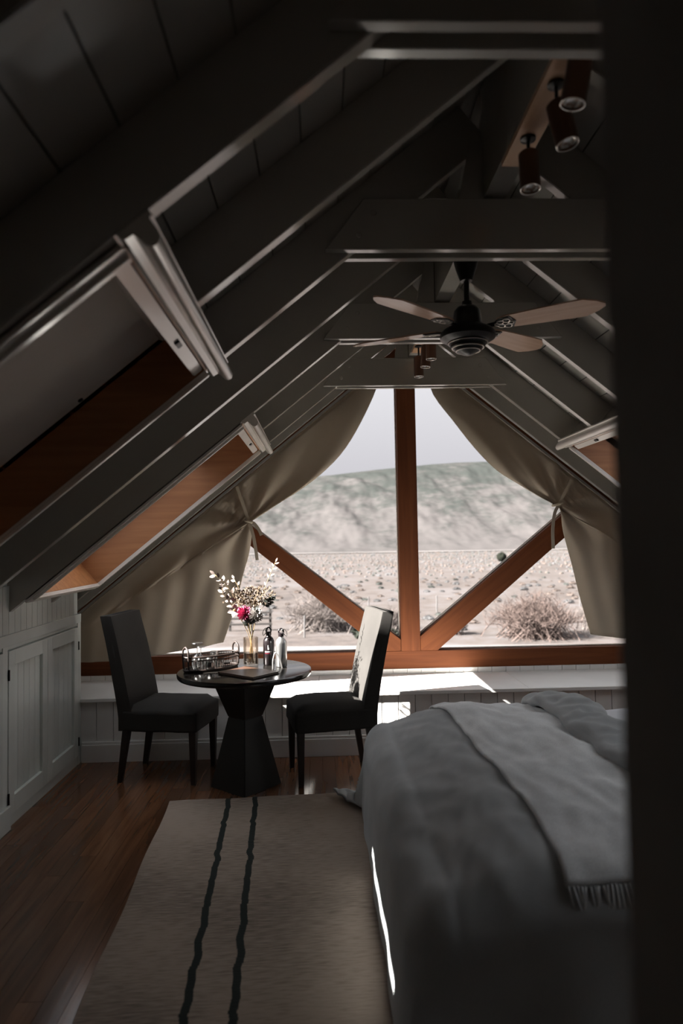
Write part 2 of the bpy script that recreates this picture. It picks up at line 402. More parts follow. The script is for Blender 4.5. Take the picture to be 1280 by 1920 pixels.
# ------------------------------------------------------------------ roof windows
def roof_window(name, key, label, blind_to=None, blind_from_top=None):
    side, a0, a1, y0, y1 = OPEN[key]
    w = empty(name); structure(w, label)
    t = 0.02
    # pine lining
    rb('lining_board', PINE, w, side, a0-t, a0, -0.004, 0.30, y0-t, y1+t)
    rb('lining_board', PINE, w, side, a1, a1+t, -0.004, 0.30, y0-t, y1+t)
    rb('lining_board', PINE, w, side, a0, a1, -0.004, 0.30, y0-t, y0)
    rb('lining_board', PINE, w, side, a0, a1, -0.004, 0.30, y1, y1+t)
    # sash
    s = empty('sash'); s.parent = w
    fw = 0.075; b0, b1 = 0.235, 0.285
    for args in ((a0, a0+fw, y0, y1), (a1-fw, a1, y0, y1)):
        rb('sash_rail', PINE, s, side, args[0], args[1], b0, b1, args[2], args[3], bevel=0.004)
    for args in ((y0, y0+fw*0.87), (y1-fw*0.87, y1)):
        rb('sash_stile', PINE, s, side, a0+fw, a1-fw, b0, b1, args[0], args[1], bevel=0.004)
    rb('pane', WINGLASS, s, side, a0+fw-0.01, a1-fw+0.01, 0.262, 0.266, y0+fw*0.87-0.01, y1-fw*0.87+0.01)
    rb('flashing', ROOFM, w, side, a0-0.06, a0+0.01, 0.27, 0.31, y0-0.06, y1+0.06)
    # ventilation bar along the top of the sash with its catch
    rb('vent_bar', TRIMP, w, side, a0+0.004, a0+0.05, 0.0, 0.03, y0+0.005, y1-0.005, bevel=0.004)
    rb('catch', IRON, w, side, a0+0.015, a0+0.035, -0.008, 0.0, (y0+y1)/2+0.12, (y0+y1)/2+0.17, bevel=0.002)
    bm = bmesh.new(); tube(bm, [roof(side, a0+0.45, 0.226, y1-0.03), roof(side, a0+0.45, 0.20, y1-0.03)], 0.011, 10)
    link('latch_knob', bm, IRON, w)
    # painted casing round the opening, two steps
    for b_, wd, e in ((-0.018, 0.055, 0.0), (-0.030, 0.022, 0.0)):
        rb('casing', TRIMP, w, side, a0, a1+wd, b_, b_+0.014, y0-wd, y0-e, bevel=0.002)
        rb('casing', TRIMP, w, side, a0, a1+wd, b_, b_+0.014, y1+e, y1+wd, bevel=0.002)
        rb('casing', TRIMP, w, side, a1+e, a1+wd, b_, b_+0.014, y0-wd+0.002, y1+wd-0.002, bevel=0.002)
    # cornice over the upper end
    prof = [(-0.098, 0.0), (-0.098, -0.016), (-0.088, -0.016), (-0.086, -0.050), (-0.080, -0.066), (-0.066, -0.075), (-0.052, -0.073),
            (-0.043, -0.062), (-0.040, -0.040), (-0.036, -0.024), (-0.014, -0.022), (-0.008, -0.012), (-0.006, 0.0)]
    bm = bmesh.new()
    ya, yb = y0-0.085, y1+0.085
    prism(bm, prof, lambda a, b: roof(side, a0+a, b, ya), lambda a, b: roof(side, a0+a, b, yb))
    link('cornice', bm, TRIMP, w, smooth_angle=50)
    if blind_to:
        bl = rb('blind', BLINDF, w, side, a0+0.02, blind_to, 0.205, 0.209, y0+0.004, y1-0.004)
        bm = bmesh.new(); tube(bm, [roof(side, blind_to, 0.207, y0+0.004), roof(side, blind_to, 0.207, y1-0.004)], 0.009, 8)
        link('bottom_bar', bm, BLINDF, bl)
        bm = bmesh.new(); tube(bm, [roof(side, a0+0.04, 0.21, y0+0.004), roof(side, a0+0.04, 0.21, y1-0.004)], 0.022, 12)
        link('roller', bm, BLINDF, bl)
    return w
roof_window('window_2', 'A', 'nearest roof window in dark pine lining with grey blind drawn down', blind_to=2.825)
roof_window('window_3', 'B', 'roof window with sunlit orange pine lining above the left chair', blind_to=1.93)
roof_window('window_5', 'D', 'roof window in the right slope above the bed, hidden by the dark partition')
roof_window('window_4', 'C', 'roof window in the right slope, mostly behind the dark partition')

# ------------------------------------------------------------------ gable wall and big window
wall_far = empty('wall_far'); structure(wall_far, 'gable end wall below and around the big window')
boxo('wall_base', (AL-0.1, AR+0.1, YF, YF+0.13, -0.25, 0.495), BENCHP, wall_far)
x = AL
while x < AR - 0.01:
    boxo('wall_board', (x+0.002, min(x+0.118, AR)-0.002, YF-0.012, YF-0.001, 0.455, 0.494), BENCHP, wall_far)
    x += 0.118
window_1 = empty('window_1'); structure(window_1, 'big triangular gable window with reddish timber post and diagonal braces')
def rake(x, b):   # height of the line b above the rafter undersides at x
    return Z0 - abs(x-XC)*math.tan(TH) + b/CT
WY0, WY1 = 5.70, 5.83
boxo('bottom_rail', (AL-0.1, AR+0.1, WY0, WY1, 0.495, 0.640), TIMBERX, window_1, 0.004)
boxo('king_post', (0.655, 0.815, WY0-0.004, WY1, 0.640, 3.25), TIMBER, window_1, 0.004)
# braces: upper and lower edge lines taken through two points each
def brace(up, lo, xa, xb_up, xb_lo, zb):
    f = lambda ln, x: ln[0][1] + (ln[1][1]-ln[0][1])*(x-ln[0][0])/(ln[1][0]-ln[0][0])
    return [(xa, f(up, xa)), (xb_up, f(up, xb_up)), (xb_up, zb), (xb_lo, zb), (xa, f(lo, xa))]
bm = bmesh.new()
upL, loL = ((-0.522, 1.661), (0.643, 0.745)), ((-0.589, 1.538), (0.386, 0.738))
upR, loR = ((2.01, 1.726), (0.827, 0.768)), ((2.05, 1.554), (0.953, 0.637))
f = lambda ln, x: ln[0][1] + (ln[1][1]-ln[0][1])*(x-ln[0][0])/(ln[1][0]-ln[0][0])
def rot_brace(name, pts, ang):
    # built along its own X axis so the grain follows the timber
    c = Vector((sum(p[0] for p in pts)/len(pts), 0, sum(p[1] for p in pts)/len(pts)))
    ca, sa = math.cos(-ang), math.sin(-ang)
    bm = bmesh.new()
    loc = [((p[0]-c.x)*ca - (p[1]-c.z)*sa, (p[0]-c.x)*sa + (p[1]-c.z)*ca) for p in pts]
    prism(bm, loc, lambda x, z: (x, WY0, z), lambda x, z: (x, WY1, z))
    bmesh.ops.bevel(bm, geom=bm.edges[:], offset=0.003, segments=1, affect='EDGES')
    o = link(name, bm, TIMBERX, window_1); o.location = c; o.rotation_euler = (0, -ang, 0)
    return o
xl_end = 0.510   # lower edge meets the rail
rot_brace('brace', [(-0.98, f(upL, -0.98)), (0.654, f(upL, 0.654)), (0.654, 0.641), (0.510, 0.641), (-1.10, f(loL, -1.10))], math.atan2(-0.8, 1.0))
rot_brace('brace', [(2.46, f(upR, 2.46)), (0.816, f(upR, 0.816)), (0.816, 0.641), (0.960, 0.641), (2.58, f(loR, 2.58))], math.atan2(0.81, 1.0))
for side in (-1, 1):
    rb('rake_rail', TIMBERX, window_1, side, 0.05, 3.9, -0.07, 0.15, WY0+0.005, WY1+0.05)
# side posts against the knee walls, behind the curtains
for sx_, xa, xb in ((-1, AL-0.1, AL+0.02), (1, AR-0.02, AR+0.1)):
    boxo('alcove_side', (xa, xb, 5.0, YF+0.13, -0.25, 1.0), WALLP, wall_far)
boxo('alcove_return', (AL-0.1, XL-0.05, 5.0, 5.055, -0.25, 1.36), WALLP, wall_far)
boxo('alcove_return', (XR+0.05, AR+0.1, 5.0, 5.055, -0.25, 1.36), WALLP, wall_far)
GY = 5.79
def pane(poly):
    xz_prism('pane', poly, GY, GY+0.006, GABLEGLASS, window_1)
pane([(0.657, f(upL, 0.657)), (-0.98, f(upL, -0.98)), (0.657, rake(0.657, 0.1))])
pane([(0.813, f(upR, 0.813)), (0.813, rake(0.813, 0.1)), (2.46, f(upR, 2.46))])
pane([(0.50, 0.638), (AL, 0.638), (AL, 0.86), (-1.12, f(loL, -1.12))])
pane([(0.97, 0.638), (2.60, f(loR, 2.60)), (AR, 0.86), (AR, 0.638)])
# thin pale glazing beads on the sides facing up
def bead(p, q, d):
    bm = bmesh.new(); tube(bm, [(p[0], GY-0.02, p[1]), (q[0], GY-0.02, q[1])], d, 4); link('glazing_bead', bm, TRIMP, window_1)
bead((0.816, f(upR, 0.816)+0.008), (2.40, f(upR, 2.40)+0.008), 0.012)
bead((0.654, f(upL, 0.654)+0.006), (-0.95, f(upL, -0.95)+0.006), 0.007)
bead((0.96, 0.645), (AR, 0.645), 0.008); bead((AL, 0.645), (0.51, 0.645), 0.008)
bead((0.650, 0.76), (0.650, 3.0), 0.006); bead((0.820, 0.78), (0.820, 3.0), 0.006)

# ------------------------------------------------------------------ knee walls, near wall, partition
wall_left = boxo('wall_left', (XL-0.12, XL-0.016, YN-0.1, 5.055, -0.25, 1.36), WALLP)
structure(wall_left, 'low grey green knee wall of beaded boards with cupboard doors')
def wl_box(name, y0, y1, z0, z1, x0, x1, parent=wall_left, m=WALLP, bev=0.002):
    return boxo(name, (XL+x0, XL+x1, y0, y1, z0, z1), m, parent, bev)
y = 1.6; bw = 0.078
while y < 5.03:
    wl_box('wall_board', y+0.002, y+bw-0.002, 1.065, 1.34, -0.018, -0.004); y += bw
wl_box('top_rail', 1.6, 5.055, 1.005, 1.068, -0.018, 0.014)
wl_box('rail_moulding', 1.6, 5.055, 0.985, 1.005, -0.018, 0.006)
for y0, y1 in ((2.72, 2.775), (3.835, 3.895), (4.995, 5.055)):
    wl_box('stile', y0, y1, 0.0, 1.005, -0.018, 0.012)
wl_box('bottom_rail', 1.6, 5.055, 0.0, 0.06, -0.018, 0.008)
boards_y = YF-0.02
def cupboard_door(name, y0, y1, label, hinge_at_start):
    z0, z1 = 0.065, 0.975; sw = 0.075
    d = empty(name, (XL, (y0+y1)/2, z0)); structure(d, label)
    def p(nm, a, b, c, e, xa, xb, m=WALLP, bev=0.002):
        bm = bmesh.new(); box(bm, xa, xb, a-(y0+y1)/2, b-(y0+y1)/2, c-z0, e-z0)
        if bev: bmesh.ops.bevel(bm, geom=bm.edges[:], offset=bev, segments=1, affect='EDGES')
        return link(nm, bm, m, d)
    p('door_stile', y0, y0+sw, z0, z1, -0.015, 0.016); p('door_stile', y1-sw, y1, z0, z1, -0.015, 0.016)
    p('door_rail', y0+sw, y1-sw, z1-0.085, z1, -0.015, 0.016); p('door_rail', y0+sw, y1-sw, z0, z0+0.10, -0.015, 0.016)
    n = 5; w = (y1-y0-2*sw)/n
    for k in range(n):
        p('panel_board', y0+sw+k*w+0.0015, y0+sw+(k+1)*w-0.0015, z0+0.10, z1-0.085, -0.015, -0.002)
    yh = y0-0.004 if hinge_at_start else y1+0.004
    for z in (z0+0.10, z1-0.13):
        bm = bmesh.new(); tube(bm, [(0.018, yh-(y0+y1)/2, z-z0-0.03), (0.018, yh-(y0+y1)/2, z-z0+0.03)], 0.006, 8)
        link('hinge', bm, IRON, d)
cupboard_door('door_1', 2.78, 3.83, 'nearest low cupboard door at the left edge, mostly out of frame', True)
cupboard_door('door_2', 3.90, 4.442, 'low cupboard door with dark hinges, nearer of the pair beside the left chair', True)
cupboard_door('door_3', 4.447, 4.99, 'low cupboard door in the shaded corner behind the left chair', False)
bl = boxo('baseboard_left', (XL, XL+0.03, YN, 3.90, 0.0, 0.13), WALLP, None, 0.004); structure(bl, 'pale skirting plinth along the left knee wall')
wall_right = boxo('wall_right', (XR, XR+0.12, YN-0.1, 5.055, -0.25, 1.36), WALLP)
structure(wall_right, 'low knee wall on the far side of the bed')
# gable behind the camera
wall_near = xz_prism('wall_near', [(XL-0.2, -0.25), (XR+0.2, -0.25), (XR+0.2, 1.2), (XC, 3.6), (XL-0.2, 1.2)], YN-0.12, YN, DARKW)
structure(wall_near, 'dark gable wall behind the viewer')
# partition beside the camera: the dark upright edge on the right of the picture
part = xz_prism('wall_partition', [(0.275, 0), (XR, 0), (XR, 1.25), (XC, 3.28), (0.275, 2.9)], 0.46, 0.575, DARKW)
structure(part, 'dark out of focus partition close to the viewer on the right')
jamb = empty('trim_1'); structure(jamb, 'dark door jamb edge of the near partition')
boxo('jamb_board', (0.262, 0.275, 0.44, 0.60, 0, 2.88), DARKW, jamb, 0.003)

# ------------------------------------------------------------------ window bench
bench = empty('window_bench', (XC, 5.06, 0)); bench.location = (0, 0, 0)
tag(bench, 'white painted bench ledge running along under the big gable window', 'bench')
edges_x = [AL+0.02, -0.03, 1.52, AR-0.02]
for x0, x1 in zip(edges_x, edges_x[1:]):
    boxo('bench_top', (x0+0.001, x1-0.001, 5.057, YF-0.012, 0.428, 0.455), BENCHP, bench, 0.004)
boxo('bench_nosing', (XL-0.012, XR, 5.035, 5.0565, 0.428, 0.455), BENCHP, bench, 0.004)
boxo('bench_core', (AL+0.02, AR-0.02, 5.075, YF-0.013, 0.0, 0.427), BENCHP, bench)
x = XL
while x < XR - 0.01:
    boxo('front_board', (x+0.002, min(x+0.122, XR)-0.002, 5.058, 5.074, 0.13, 0.427), BENCHP, bench, 0.003); x += 0.122
sk = boxo('skirting', (XL+0.02, XR, 5.036, 5.058, 0.0, 0.125), BENCHP, bench, 0.003)
boxo('skirting_cap', (XL+0.02, XR, 5.042, 5.058, 0.125, 0.145), BENCHP, bench, 0.004)

# ------------------------------------------------------------------ curtains with ties
def curtain(name, label, side, up, dn, bot, strap, tail, seed):
    """canvas panel hung from the rake, drawn to its tie and falling free below it"""
    top_x = up[0][0]
    path = [(top_x - side*0.04, rake(top_x-side*0.04, -0.03))] + up
    up_s = smooth_path([(p[0], 0, p[1]) for p in path], 26); dn_s = smooth_path([(p[0], 0, p[1]) for p in dn], 26)
    free = up_s + dn_s[1:]
    N = len(free)-1
    xe = AL + 0.08 if side < 0 else AR - 0.08
    far = []
    zt, zb = rake(xe, -0.03), bot[-1][1]
    far = [Vector((xe, 0, zt + (zb-zt)*(j/N))) for j in range(N+1)]
    tie = Vector((dn[0][0], 0, dn[0][1]))
    M = 70
    rr = random.Random(seed); ph = [rr.uniform(0, 6.28) for _ in range(6)]
    bm = bmesh.new(); vs = []
    for i in range(M+1):
        w = (i/M)**1.25
        col = []
        for j in range(N+1):
            v = j/N
            p = free[j].lerp(far[j], w)
            if j == 0: p.z = min(p.z, rake(p.x, -0.03))
            # bottom edge follows the measured hem
            if v > 0.5:
                k = (v-0.5)/0.5
                sag = 0.035*math.sin(math.pi*w)*k
                p.z -= sag
            d = p - tie; dist = math.hypot(d.x, d.z); ang = math.atan2(d.z, d.x)
            fold = 0.030*math.exp(-dist/0.55)*math.sin(ang*9 + ph[0]) * min(1, dist/0.10)
            fold += 0.020*min(1, dist/0.5)*math.sin(w*22 + v*5 + ph[1]) * (0.4 + 0.6*v) * min(1.0, v*6)
            fold += 0.012*math.sin(w*47 + v*3 + ph[2]) * v * min(1, dist/0.4)
            # rolled edge above the tie
            if w < 0.22 and v < 0.5:
                fold -= 0.035*math.sin(math.pi*w/0.22)*math.sin(math.pi*min(1, v*2))
            col.append(bm.verts.new((p.x, 5.615 + fold, p.z)))
        vs.append(col)
    for i in range(M):
        for j in range(N): bm.faces.new((vs[i][j], vs[i+1][j], vs[i+1][j+1], vs[i][j+1]))
    root = empty(name, (tie.x, 5.615, bot[0][1])); tag(root, label, 'curtain', 'canvas curtains at the gable window')
    inv = Matrix.Translation(-Vector(root.location))
    def add(nm, b_, m_, **k):
        bmesh.ops.transform(b_, matrix=inv, verts=b_.verts); return link(nm, b_, m_, root, **k)
    cl = add('canvas_panel', bm, CURT, smooth=True)
    so = cl.modifiers.new('thickness', 'SOLIDIFY'); so.thickness = 0.004; so.offset = 0
    # hem tape down the free edge
    # strap from rafter to tie, wrapping band and hanging tails
    def ribbon(nm, pts, w):
        b2 = bmesh.new()
        P = smooth_path(pts, 14)
        fr = []
        for i, p in enumerate(P):
            t = (P[min(i+1, len(P)-1)]-P[max(0, i-1)]).normalized(); s = t.cross(Vector((0, 1, 0))).normalized()
            fr.append([b2.verts.new(p + s*w + Vector((0, -0.002, 0))), b2.verts.new(p - s*w + Vector((0, -0.002, 0))),
                       b2.verts.new(p - s*w + Vector((0, 0.002, 0))), b2.verts.new(p + s*w + Vector((0, 0.002, 0)))])
        for a, b in zip(fr, fr[1:]):
            for k in range(4): b2.faces.new((a[k], a[(k+1) % 4], b[(k+1) % 4], b[k]))
        b2.faces.new(fr[0]); b2.faces.new(fr[-1][::-1])
        return add(nm, b2, STRAPF)
    ribbon('tie_strap', [(strap[0], 5.53, strap[1]), ((strap[0]+tie.x)/2, 5.54, (strap[1]+tie.z)/2), (tie.x, 5.56, tie.z)], 0.012)
    for tl in tail:
        ribbon('tie_tail', [(tie.x, 5.555, tie.z)] + [(px, 5.55, pz) for px, pz in tl], 0.013)
    b2 = bmesh.new()
    tube(b2, [(tie.x + 0.035*math.cos(t), 5.60 + 0.06*math.sin(t), tie.z + 0.012*math.cos(t)*side) for t in [k*2*math.pi/16 for k in range(17)]], 0.011, 8)
    add('tie_band', b2, STRAPF, smooth=True)
    return root
LC_up = [(0.48, 2.814), (0.328, 2.504), (0.183, 2.285), (0.005, 2.111), (-0.172, 1.982), (-0.349, 1.875), (-0.48, 1.789), (-0.577, 1.734)]
LC_dn = [(-0.577, 1.734), (-0.565, 1.638), (-0.588, 1.465), (-0.638, 1.292), (-0.706, 1.034), (-0.772, 0.842), (-0.803, 0.756)]
LC_bot = [(-0.803, 0.756), (-1.31, 0.652), (-1.949, 0.611)]
RC_up = [(0.946, 2.787), (1.119, 2.539), (1.291, 2.314), (1.465, 2.134), (1.64, 2.021), (1.815, 1.916), (1.969, 1.838)]
RC_dn = [(1.969, 1.838), (1.99, 1.794), (2.02, 1.594), (2.087, 1.328), (2.145, 1.063), (2.224, 0.755)]
RC_bot = [(2.224, 0.747), (2.481, 0.706), (3.2, 0.66)]
curtain('curtain', 'left canvas curtain tied back beside the flowers', -1, LC_up, LC_dn, LC_bot, (-0.672, 2.02),
        [[(-0.545, 1.62), (-0.525, 1.50), (-0.515, 1.42)], [(-0.535, 1.715), (-0.495, 1.66), (-0.478, 1.62)]], 3)
curtain('curtain', 'right canvas curtain tied back beside the dark partition', 1, RC_up, RC_dn, RC_bot, (2.06, 2.03),
        [[(1.925, 1.76), (1.905, 1.62), (1.905, 1.47)]], 11)
bpy.data.objects['curtain'].name = 'curtain'
# curtain tracks along the rake
for side in (-1, 1):
    rb('curtain_track', PAINT, bpy.data.objects['ceiling'], side, 0.25, 3.72, -0.028, -0.008, 5.60, 5.63)

# ------------------------------------------------------------------ rug
def rug_material():
    m, n, l, b = _nodes('flatweave_rug')
    b.inputs['Roughness'].default_value = 0.95; b.inputs['Specular IOR Level'].default_value = 0.1
    tc = n.new('ShaderNodeTexCoord'); sp = n.new('ShaderNodeSeparateXYZ'); l.new(tc.outputs['Object'], sp.inputs[0])
    # wool colour: fine ribs across the weave and soft patches
    nz = n.new('ShaderNodeTexNoise'); nz.inputs['Scale'].default_value = 1.3; nz.inputs['Detail'].default_value = 3; nz.inputs['Roughness'].default_value = 0.4; l.new(tc.outputs['Object'], nz.inputs['Vector'])
    mp = n.new('ShaderNodeMapping'); mp.inputs['Scale'].default_value = (14, 130, 1); l.new(tc.outputs['Object'], mp.inputs[0])
    rib = n.new('ShaderNodeTexNoise'); rib.inputs['Scale'].default_value = 1; rib.inputs['Detail'].default_value = 3; l.new(mp.outputs[0], rib.inputs['Vector'])
    ad = n.new('ShaderNodeMath'); ad.operation = 'ADD'; l.new(nz.outputs['Fac'], ad.inputs[0]); l.new(rib.outputs['Fac'], ad.inputs[1])
    rp = n.new('ShaderNodeValToRGB'); rp.color_ramp.elements[0].position = 0.62; rp.color_ramp.elements[0].color = (0.16, 0.13, 0.108, 1)
    rp.color_ramp.elements[1].position = 1.3; rp.color_ramp.elements[1].color = (0.38, 0.31, 0.26, 1)
    mr = n.new('ShaderNodeMath'); mr.operation = 'MULTIPLY'; mr.inputs[1].default_value = 0.9; l.new(ad.outputs[0], mr.inputs[0]); l.new(mr.outputs[0], rp.inputs[0])
    # two woven stripes with stepped, wavy edges
    cy = n.new('ShaderNodeCombineXYZ'); sn = n.new('ShaderNodeMath'); sn.operation = 'SNAP'; sn.inputs[1].default_value = 0.018
    l.new(sp.outputs['Y'], sn.inputs[0]); l.new(sn.outputs[0], cy.inputs['Y'])
    wv = n.new('ShaderNodeTexNoise'); wv.inputs['Scale'].default_value = 9; wv.inputs['Detail'].default_value = 4; l.new(cy.outputs[0], wv.inputs['Vector'])
    off = n.new('ShaderNodeMath'); off.operation = 'MULTIPLY_ADD'; off.inputs[1].default_value = 0.045; off.inputs[2].default_value = -0.0225; l.new(wv.outputs['Fac'], off.inputs[0])
    xx = n.new('ShaderNodeMath'); xx.operation = 'ADD'; l.new(sp.outputs['X'], xx.inputs[0]); l.new(off.outputs[0], xx.inputs[1])
    masks = []
    for cx in (0.357, 0.518):
        s1 = n.new('ShaderNodeMath'); s1.operation = 'SUBTRACT'; s1.inputs[1].default_value = cx; l.new(xx.outputs[0], s1.inputs[0])
        s2 = n.new('ShaderNodeMath'); s2.operation = 'ABSOLUTE'; l.new(s1.outputs[0], s2.inputs[0])
        s3 = n.new('ShaderNodeMath'); s3.operation = 'LESS_THAN'; s3.inputs[1].default_value = 0.015; l.new(s2.outputs[0], s3.inputs[0])
        masks.append(s3)
    mxm = n.new('ShaderNodeMath'); mxm.operation = 'MAXIMUM'; l.new(masks[0].outputs[0], mxm.inputs[0]); l.new(masks[1].outputs[0], mxm.inputs[1])
    mix = n.new('ShaderNodeMix'); mix.data_type = 'RGBA'; l.new(mxm.outputs[0], mix.inputs['Factor'])
    l.new(rp.outputs[0], mix.inputs['A']); mix.inputs['B'].default_value = (0.030, 0.036, 0.034, 1)
    l.new(mix.outputs['Result'], b.inputs['Base Color'])
    bp = n.new('ShaderNodeBump'); bp.inputs['Strength'].default_value = 0.5; bp.inputs['Distance'].default_value = 0.006
    l.new(rib.outputs['Fac'], bp.inputs['Height']); l.new(bp.outputs[0], b.inputs['Normal'])
    return m
bm = bmesh.new()
def rugf(u, v):
    return (u*2.3 + 0.006*math.sin(v*19) * (1 if u < 0.5 else 0), -v*3.0 + 0.004*math.sin(u*23), 0.010 + 0.0015*math.sin(u*31+v*17))
vs = grid(bm, rugf, 40, 60)
g = bmesh.ops.extrude_face_region(bm, geom=bm.faces[:])
bmesh.ops.translate(bm, vec=(0, 0, -0.009), verts=[e for e in g['geom'] if isinstance(e, bmesh.types.BMVert)])
rug = link('rug', bm, rug_material(), smooth_angle=40)
rug.location = (-0.937, 4.225, 0.001); rug.rotation_euler = (0, 0, R(3.2))
tag(rug, 'brown flat woven rug with two dark wavy stripes beside the bed', 'rug')

# ------------------------------------------------------------------ bed, duvet, throw
BX, BN, BF, BZ = 0.375, 2.10, 3.96, 0.585
bed = empty('bed', (1.5, 3.03, 0)); tag(bed, 'low double bed standing with its foot on the rug', 'bed')
def bpart(nm, b, m, bev=0.0):
    bm = bmesh.new(); box(bm, *b)
    if bev: bmesh.ops.bevel(bm, geom=bm.edges[:], offset=bev, segments=4, affect='EDGES')
    bmesh.ops.translate(bm, vec=(-1.5, -3.03, 0), verts=bm.verts)
    return link(nm, bm, m, bed, smooth_angle=40)
bpart('base', (0.48, 2.52, 2.18, 3.88, 0.10, 0.30), LEGM)
bpart('mattress', (0.52, 2.55, 2.20, 3.86, 0.30, 0.510), SHEET, 0.05)
for lx in (0.55, 2.42):
    for ly in (2.28, 3.78): bpart('leg', (lx, lx+0.06, ly-0.03, ly+0.03, 0.013, 0.10), LEGM)
def cloth(p, q, hang_far=0.5):
    """unrolled cloth coordinates -> draped position; p along the bed from the foot edge, q from the near edge"""
    W = BF - BN
    dx = -p if p < 0 else 0.0
    sx = -1.0
    if q < 0: dy, sy = -q, -1.0
    elif q > W: dy, sy = q-W, 1.0
    else: dy, sy = 0.0, 0.0
    d = math.hypot(dx, dy)
    cx, cy = max(p, 0.0) + BX, min(max(q, 0.0), W) + BN
    if d < 1e-6:
        ux = uy = 0.0
    else: ux, uy = -dx/d, sy*dy/d
    # rounded shoulder then hanging cloth
    r = 0.135
    arc = r*math.pi/2
    if d < arc:
        t = d/r; out = r*math.sin(t); drop = r*(1-math.cos(t))
    else:
        out = r + (d-arc)*0.07; drop = r + (d-arc)
    cx -= 0.0
    per = (q - dx*0.0) if dx >= dy else (p + 20)
    hang = max(0.0, d-arc)
    corner = (min(dx, dy)/max(dx, dy)) if max(dx, dy) > 1e-6 else 0.0
    fold = hang*(0.05*math.sin(per*9.0+0.7) + 0.03*math.sin(per*21.0+2.0))*(0.25 if dx > dy else 1.0) + hang*0.32*corner
    out += fold
    x = cx + ux*(out); y = cy + uy*(out)
    # shoulder sits inside the rectangle edge
    z = BZ - drop
    # soft padding and wrinkles on top
    puff = 0.022*noise.noise(Vector((p*2.2, q*2.0, 0.3))) + 0.014*noise.noise(Vector((p*6, q*5, 1.7)))
    edge = min(1.0, max(0.0, min(p+0.1, q+0.1, W+0.1-q))/0.35)
    crease = -0.016*abs(noise.noise(Vector((p*7+q*2.5, q*3.0-p*2, 4.0)))) - 0.007*abs(noise.noise(Vector((p*15-q*5, q*8, 9.0))))
    z += (puff + crease)*(1.0 if d < arc else 0.3) + 0.03*edge
    z -= 0.085*max(0.0, 1 - max(p, 0.0)/0.42)**2      # the padding thins out towards the foot
    zmin = 0.030
    if z < zmin:
        ex = zmin - z; x += ux*ex*0.5; y += uy*ex*0.5; z = zmin + 0.012*abs(math.sin(ex*40))
    return Vector((x, y, z))
def duvet_fn(u, v):
    p = -0.56 + u*(1.02+0.56); q = -0.66 + v*(1.86+0.66+0.50)
    # long corners are cut round like the photo's hem
    return cloth(p, q)
bm = bmesh.new(); grid(bm, duvet_fn, 110, 170)
duv = empty('duvet', (1.0, 3.03, 0.3)); tag(duv, 'slate grey duvet draped over the bed and down to the floor', 'duvet')
def under(root, bm, nm, m, **k):
    bmesh.ops.translate(bm, vec=-Vector(root.location), verts=bm.verts); return link(nm, bm, m, root, **k)
o = under(duv, bm, 'duvet_cover', DUVET, smooth=True)
so = o.modifiers.new('thickness', 'SOLIDIFY'); so.thickness = 0.012; so.offset = -1
# turned back, rumpled top edge
bm = bmesh.new()
def roll(u, v):
    q = -0.30 + v*(1.86+0.52); a = u*2*math.pi
    c = cloth(0.93, q)
    n1 = noise.noise(Vector((a*0.9, q*5, 0))); n2 = noise.noise(Vector((a*2.0, q*13, 5)))
    ra, rz = 0.135*(1+0.20*n1), 0.052*(1+0.5*n1+0.45*n2)
    return (c.x + math.cos(a)*ra + 0.04*noise.noise(Vector((0, q*3, 9))), c.y, c.z + 0.035 + math.sin(a)*rz)
grid(bm, roll, 36, 150, closed_u=True)
under(duv, bm, 'turned_back_edge', DUVET, smooth=True)
# sheet beyond the duvet
bm = bmesh.new()
grid(bm, lambda u, v: (1.18 + u*1.36, 2.06 + v*1.92, 0.575 + 0.012*noise.noise(Vector((u*5, v*7, 2))) - 0.10*max(0, abs(v-0.5)*2-0.93)/0.07), 40, 50)
o = link('sheet', bm, SHEET, bed, smooth=True); o.location = (-1.5, -3.03, 0)
# throw
thr = empty('throw_blanket', (0.9, 3.0, 0.6)); tag(thr, 'pale grey wool throw with a fringe laid across the bed', 'blanket')
def throw_fn(u, v):
    q = -0.10 + v*(1.86+0.10+0.30); sk_ = 0.03*math.sin(v*4)+0.02
    p = 0.245 + sk_ + u*0.55 + 0.012*math.sin(v*11+u*2) + 0.05*(1-v)
    c = cloth(p, q)
    W = BF-BN
    outw = Vector((0, -1, 0)) if q < 0 else Vector((0, 1, 0)) if q > W else Vector((0, 0, 0))
    c += outw*0.014 + Vector((0, 0, 0.016))
    c.z += 0.006*noise.noise(Vector((u*9, v*14, 3)))
    return c
bm = bmesh.new(); grid(bm, throw_fn, 44, 120)
o = under(thr, bm, 'wool_cloth', THROW, smooth=True)
so = o.modifiers.new('thickness', 'SOLIDIFY'); so.thickness = 0.010; so.offset = 1
bm = bmesh.new()
for k in range(46):
    u = (k+0.5)/46
    a = throw_fn(u, 0.0) + Vector((0, -0.006, 0.004)); rr = random.Random(k)
    ln = 0.115 + rr.uniform(-0.02, 0.02); sw = rr.uniform(-0.035, 0.035)
    pts = [a, a + Vector((sw*0.3, -0.016, -ln*0.35)), a + Vector((sw*0.8, -0.022, -ln*0.7)), a + Vector((sw*1.1+rr.uniform(-0.01, 0.01), -0.020, -ln))]
    tube(bm, smooth_path(pts, 6), [0.0042, 0.0045, 0.004, 0.004, 0.0035, 0.003, 0.002], 5)
fr = under(thr, bm, 'fringe', THROW, smooth=True); fr['kind'] = 'stuff'

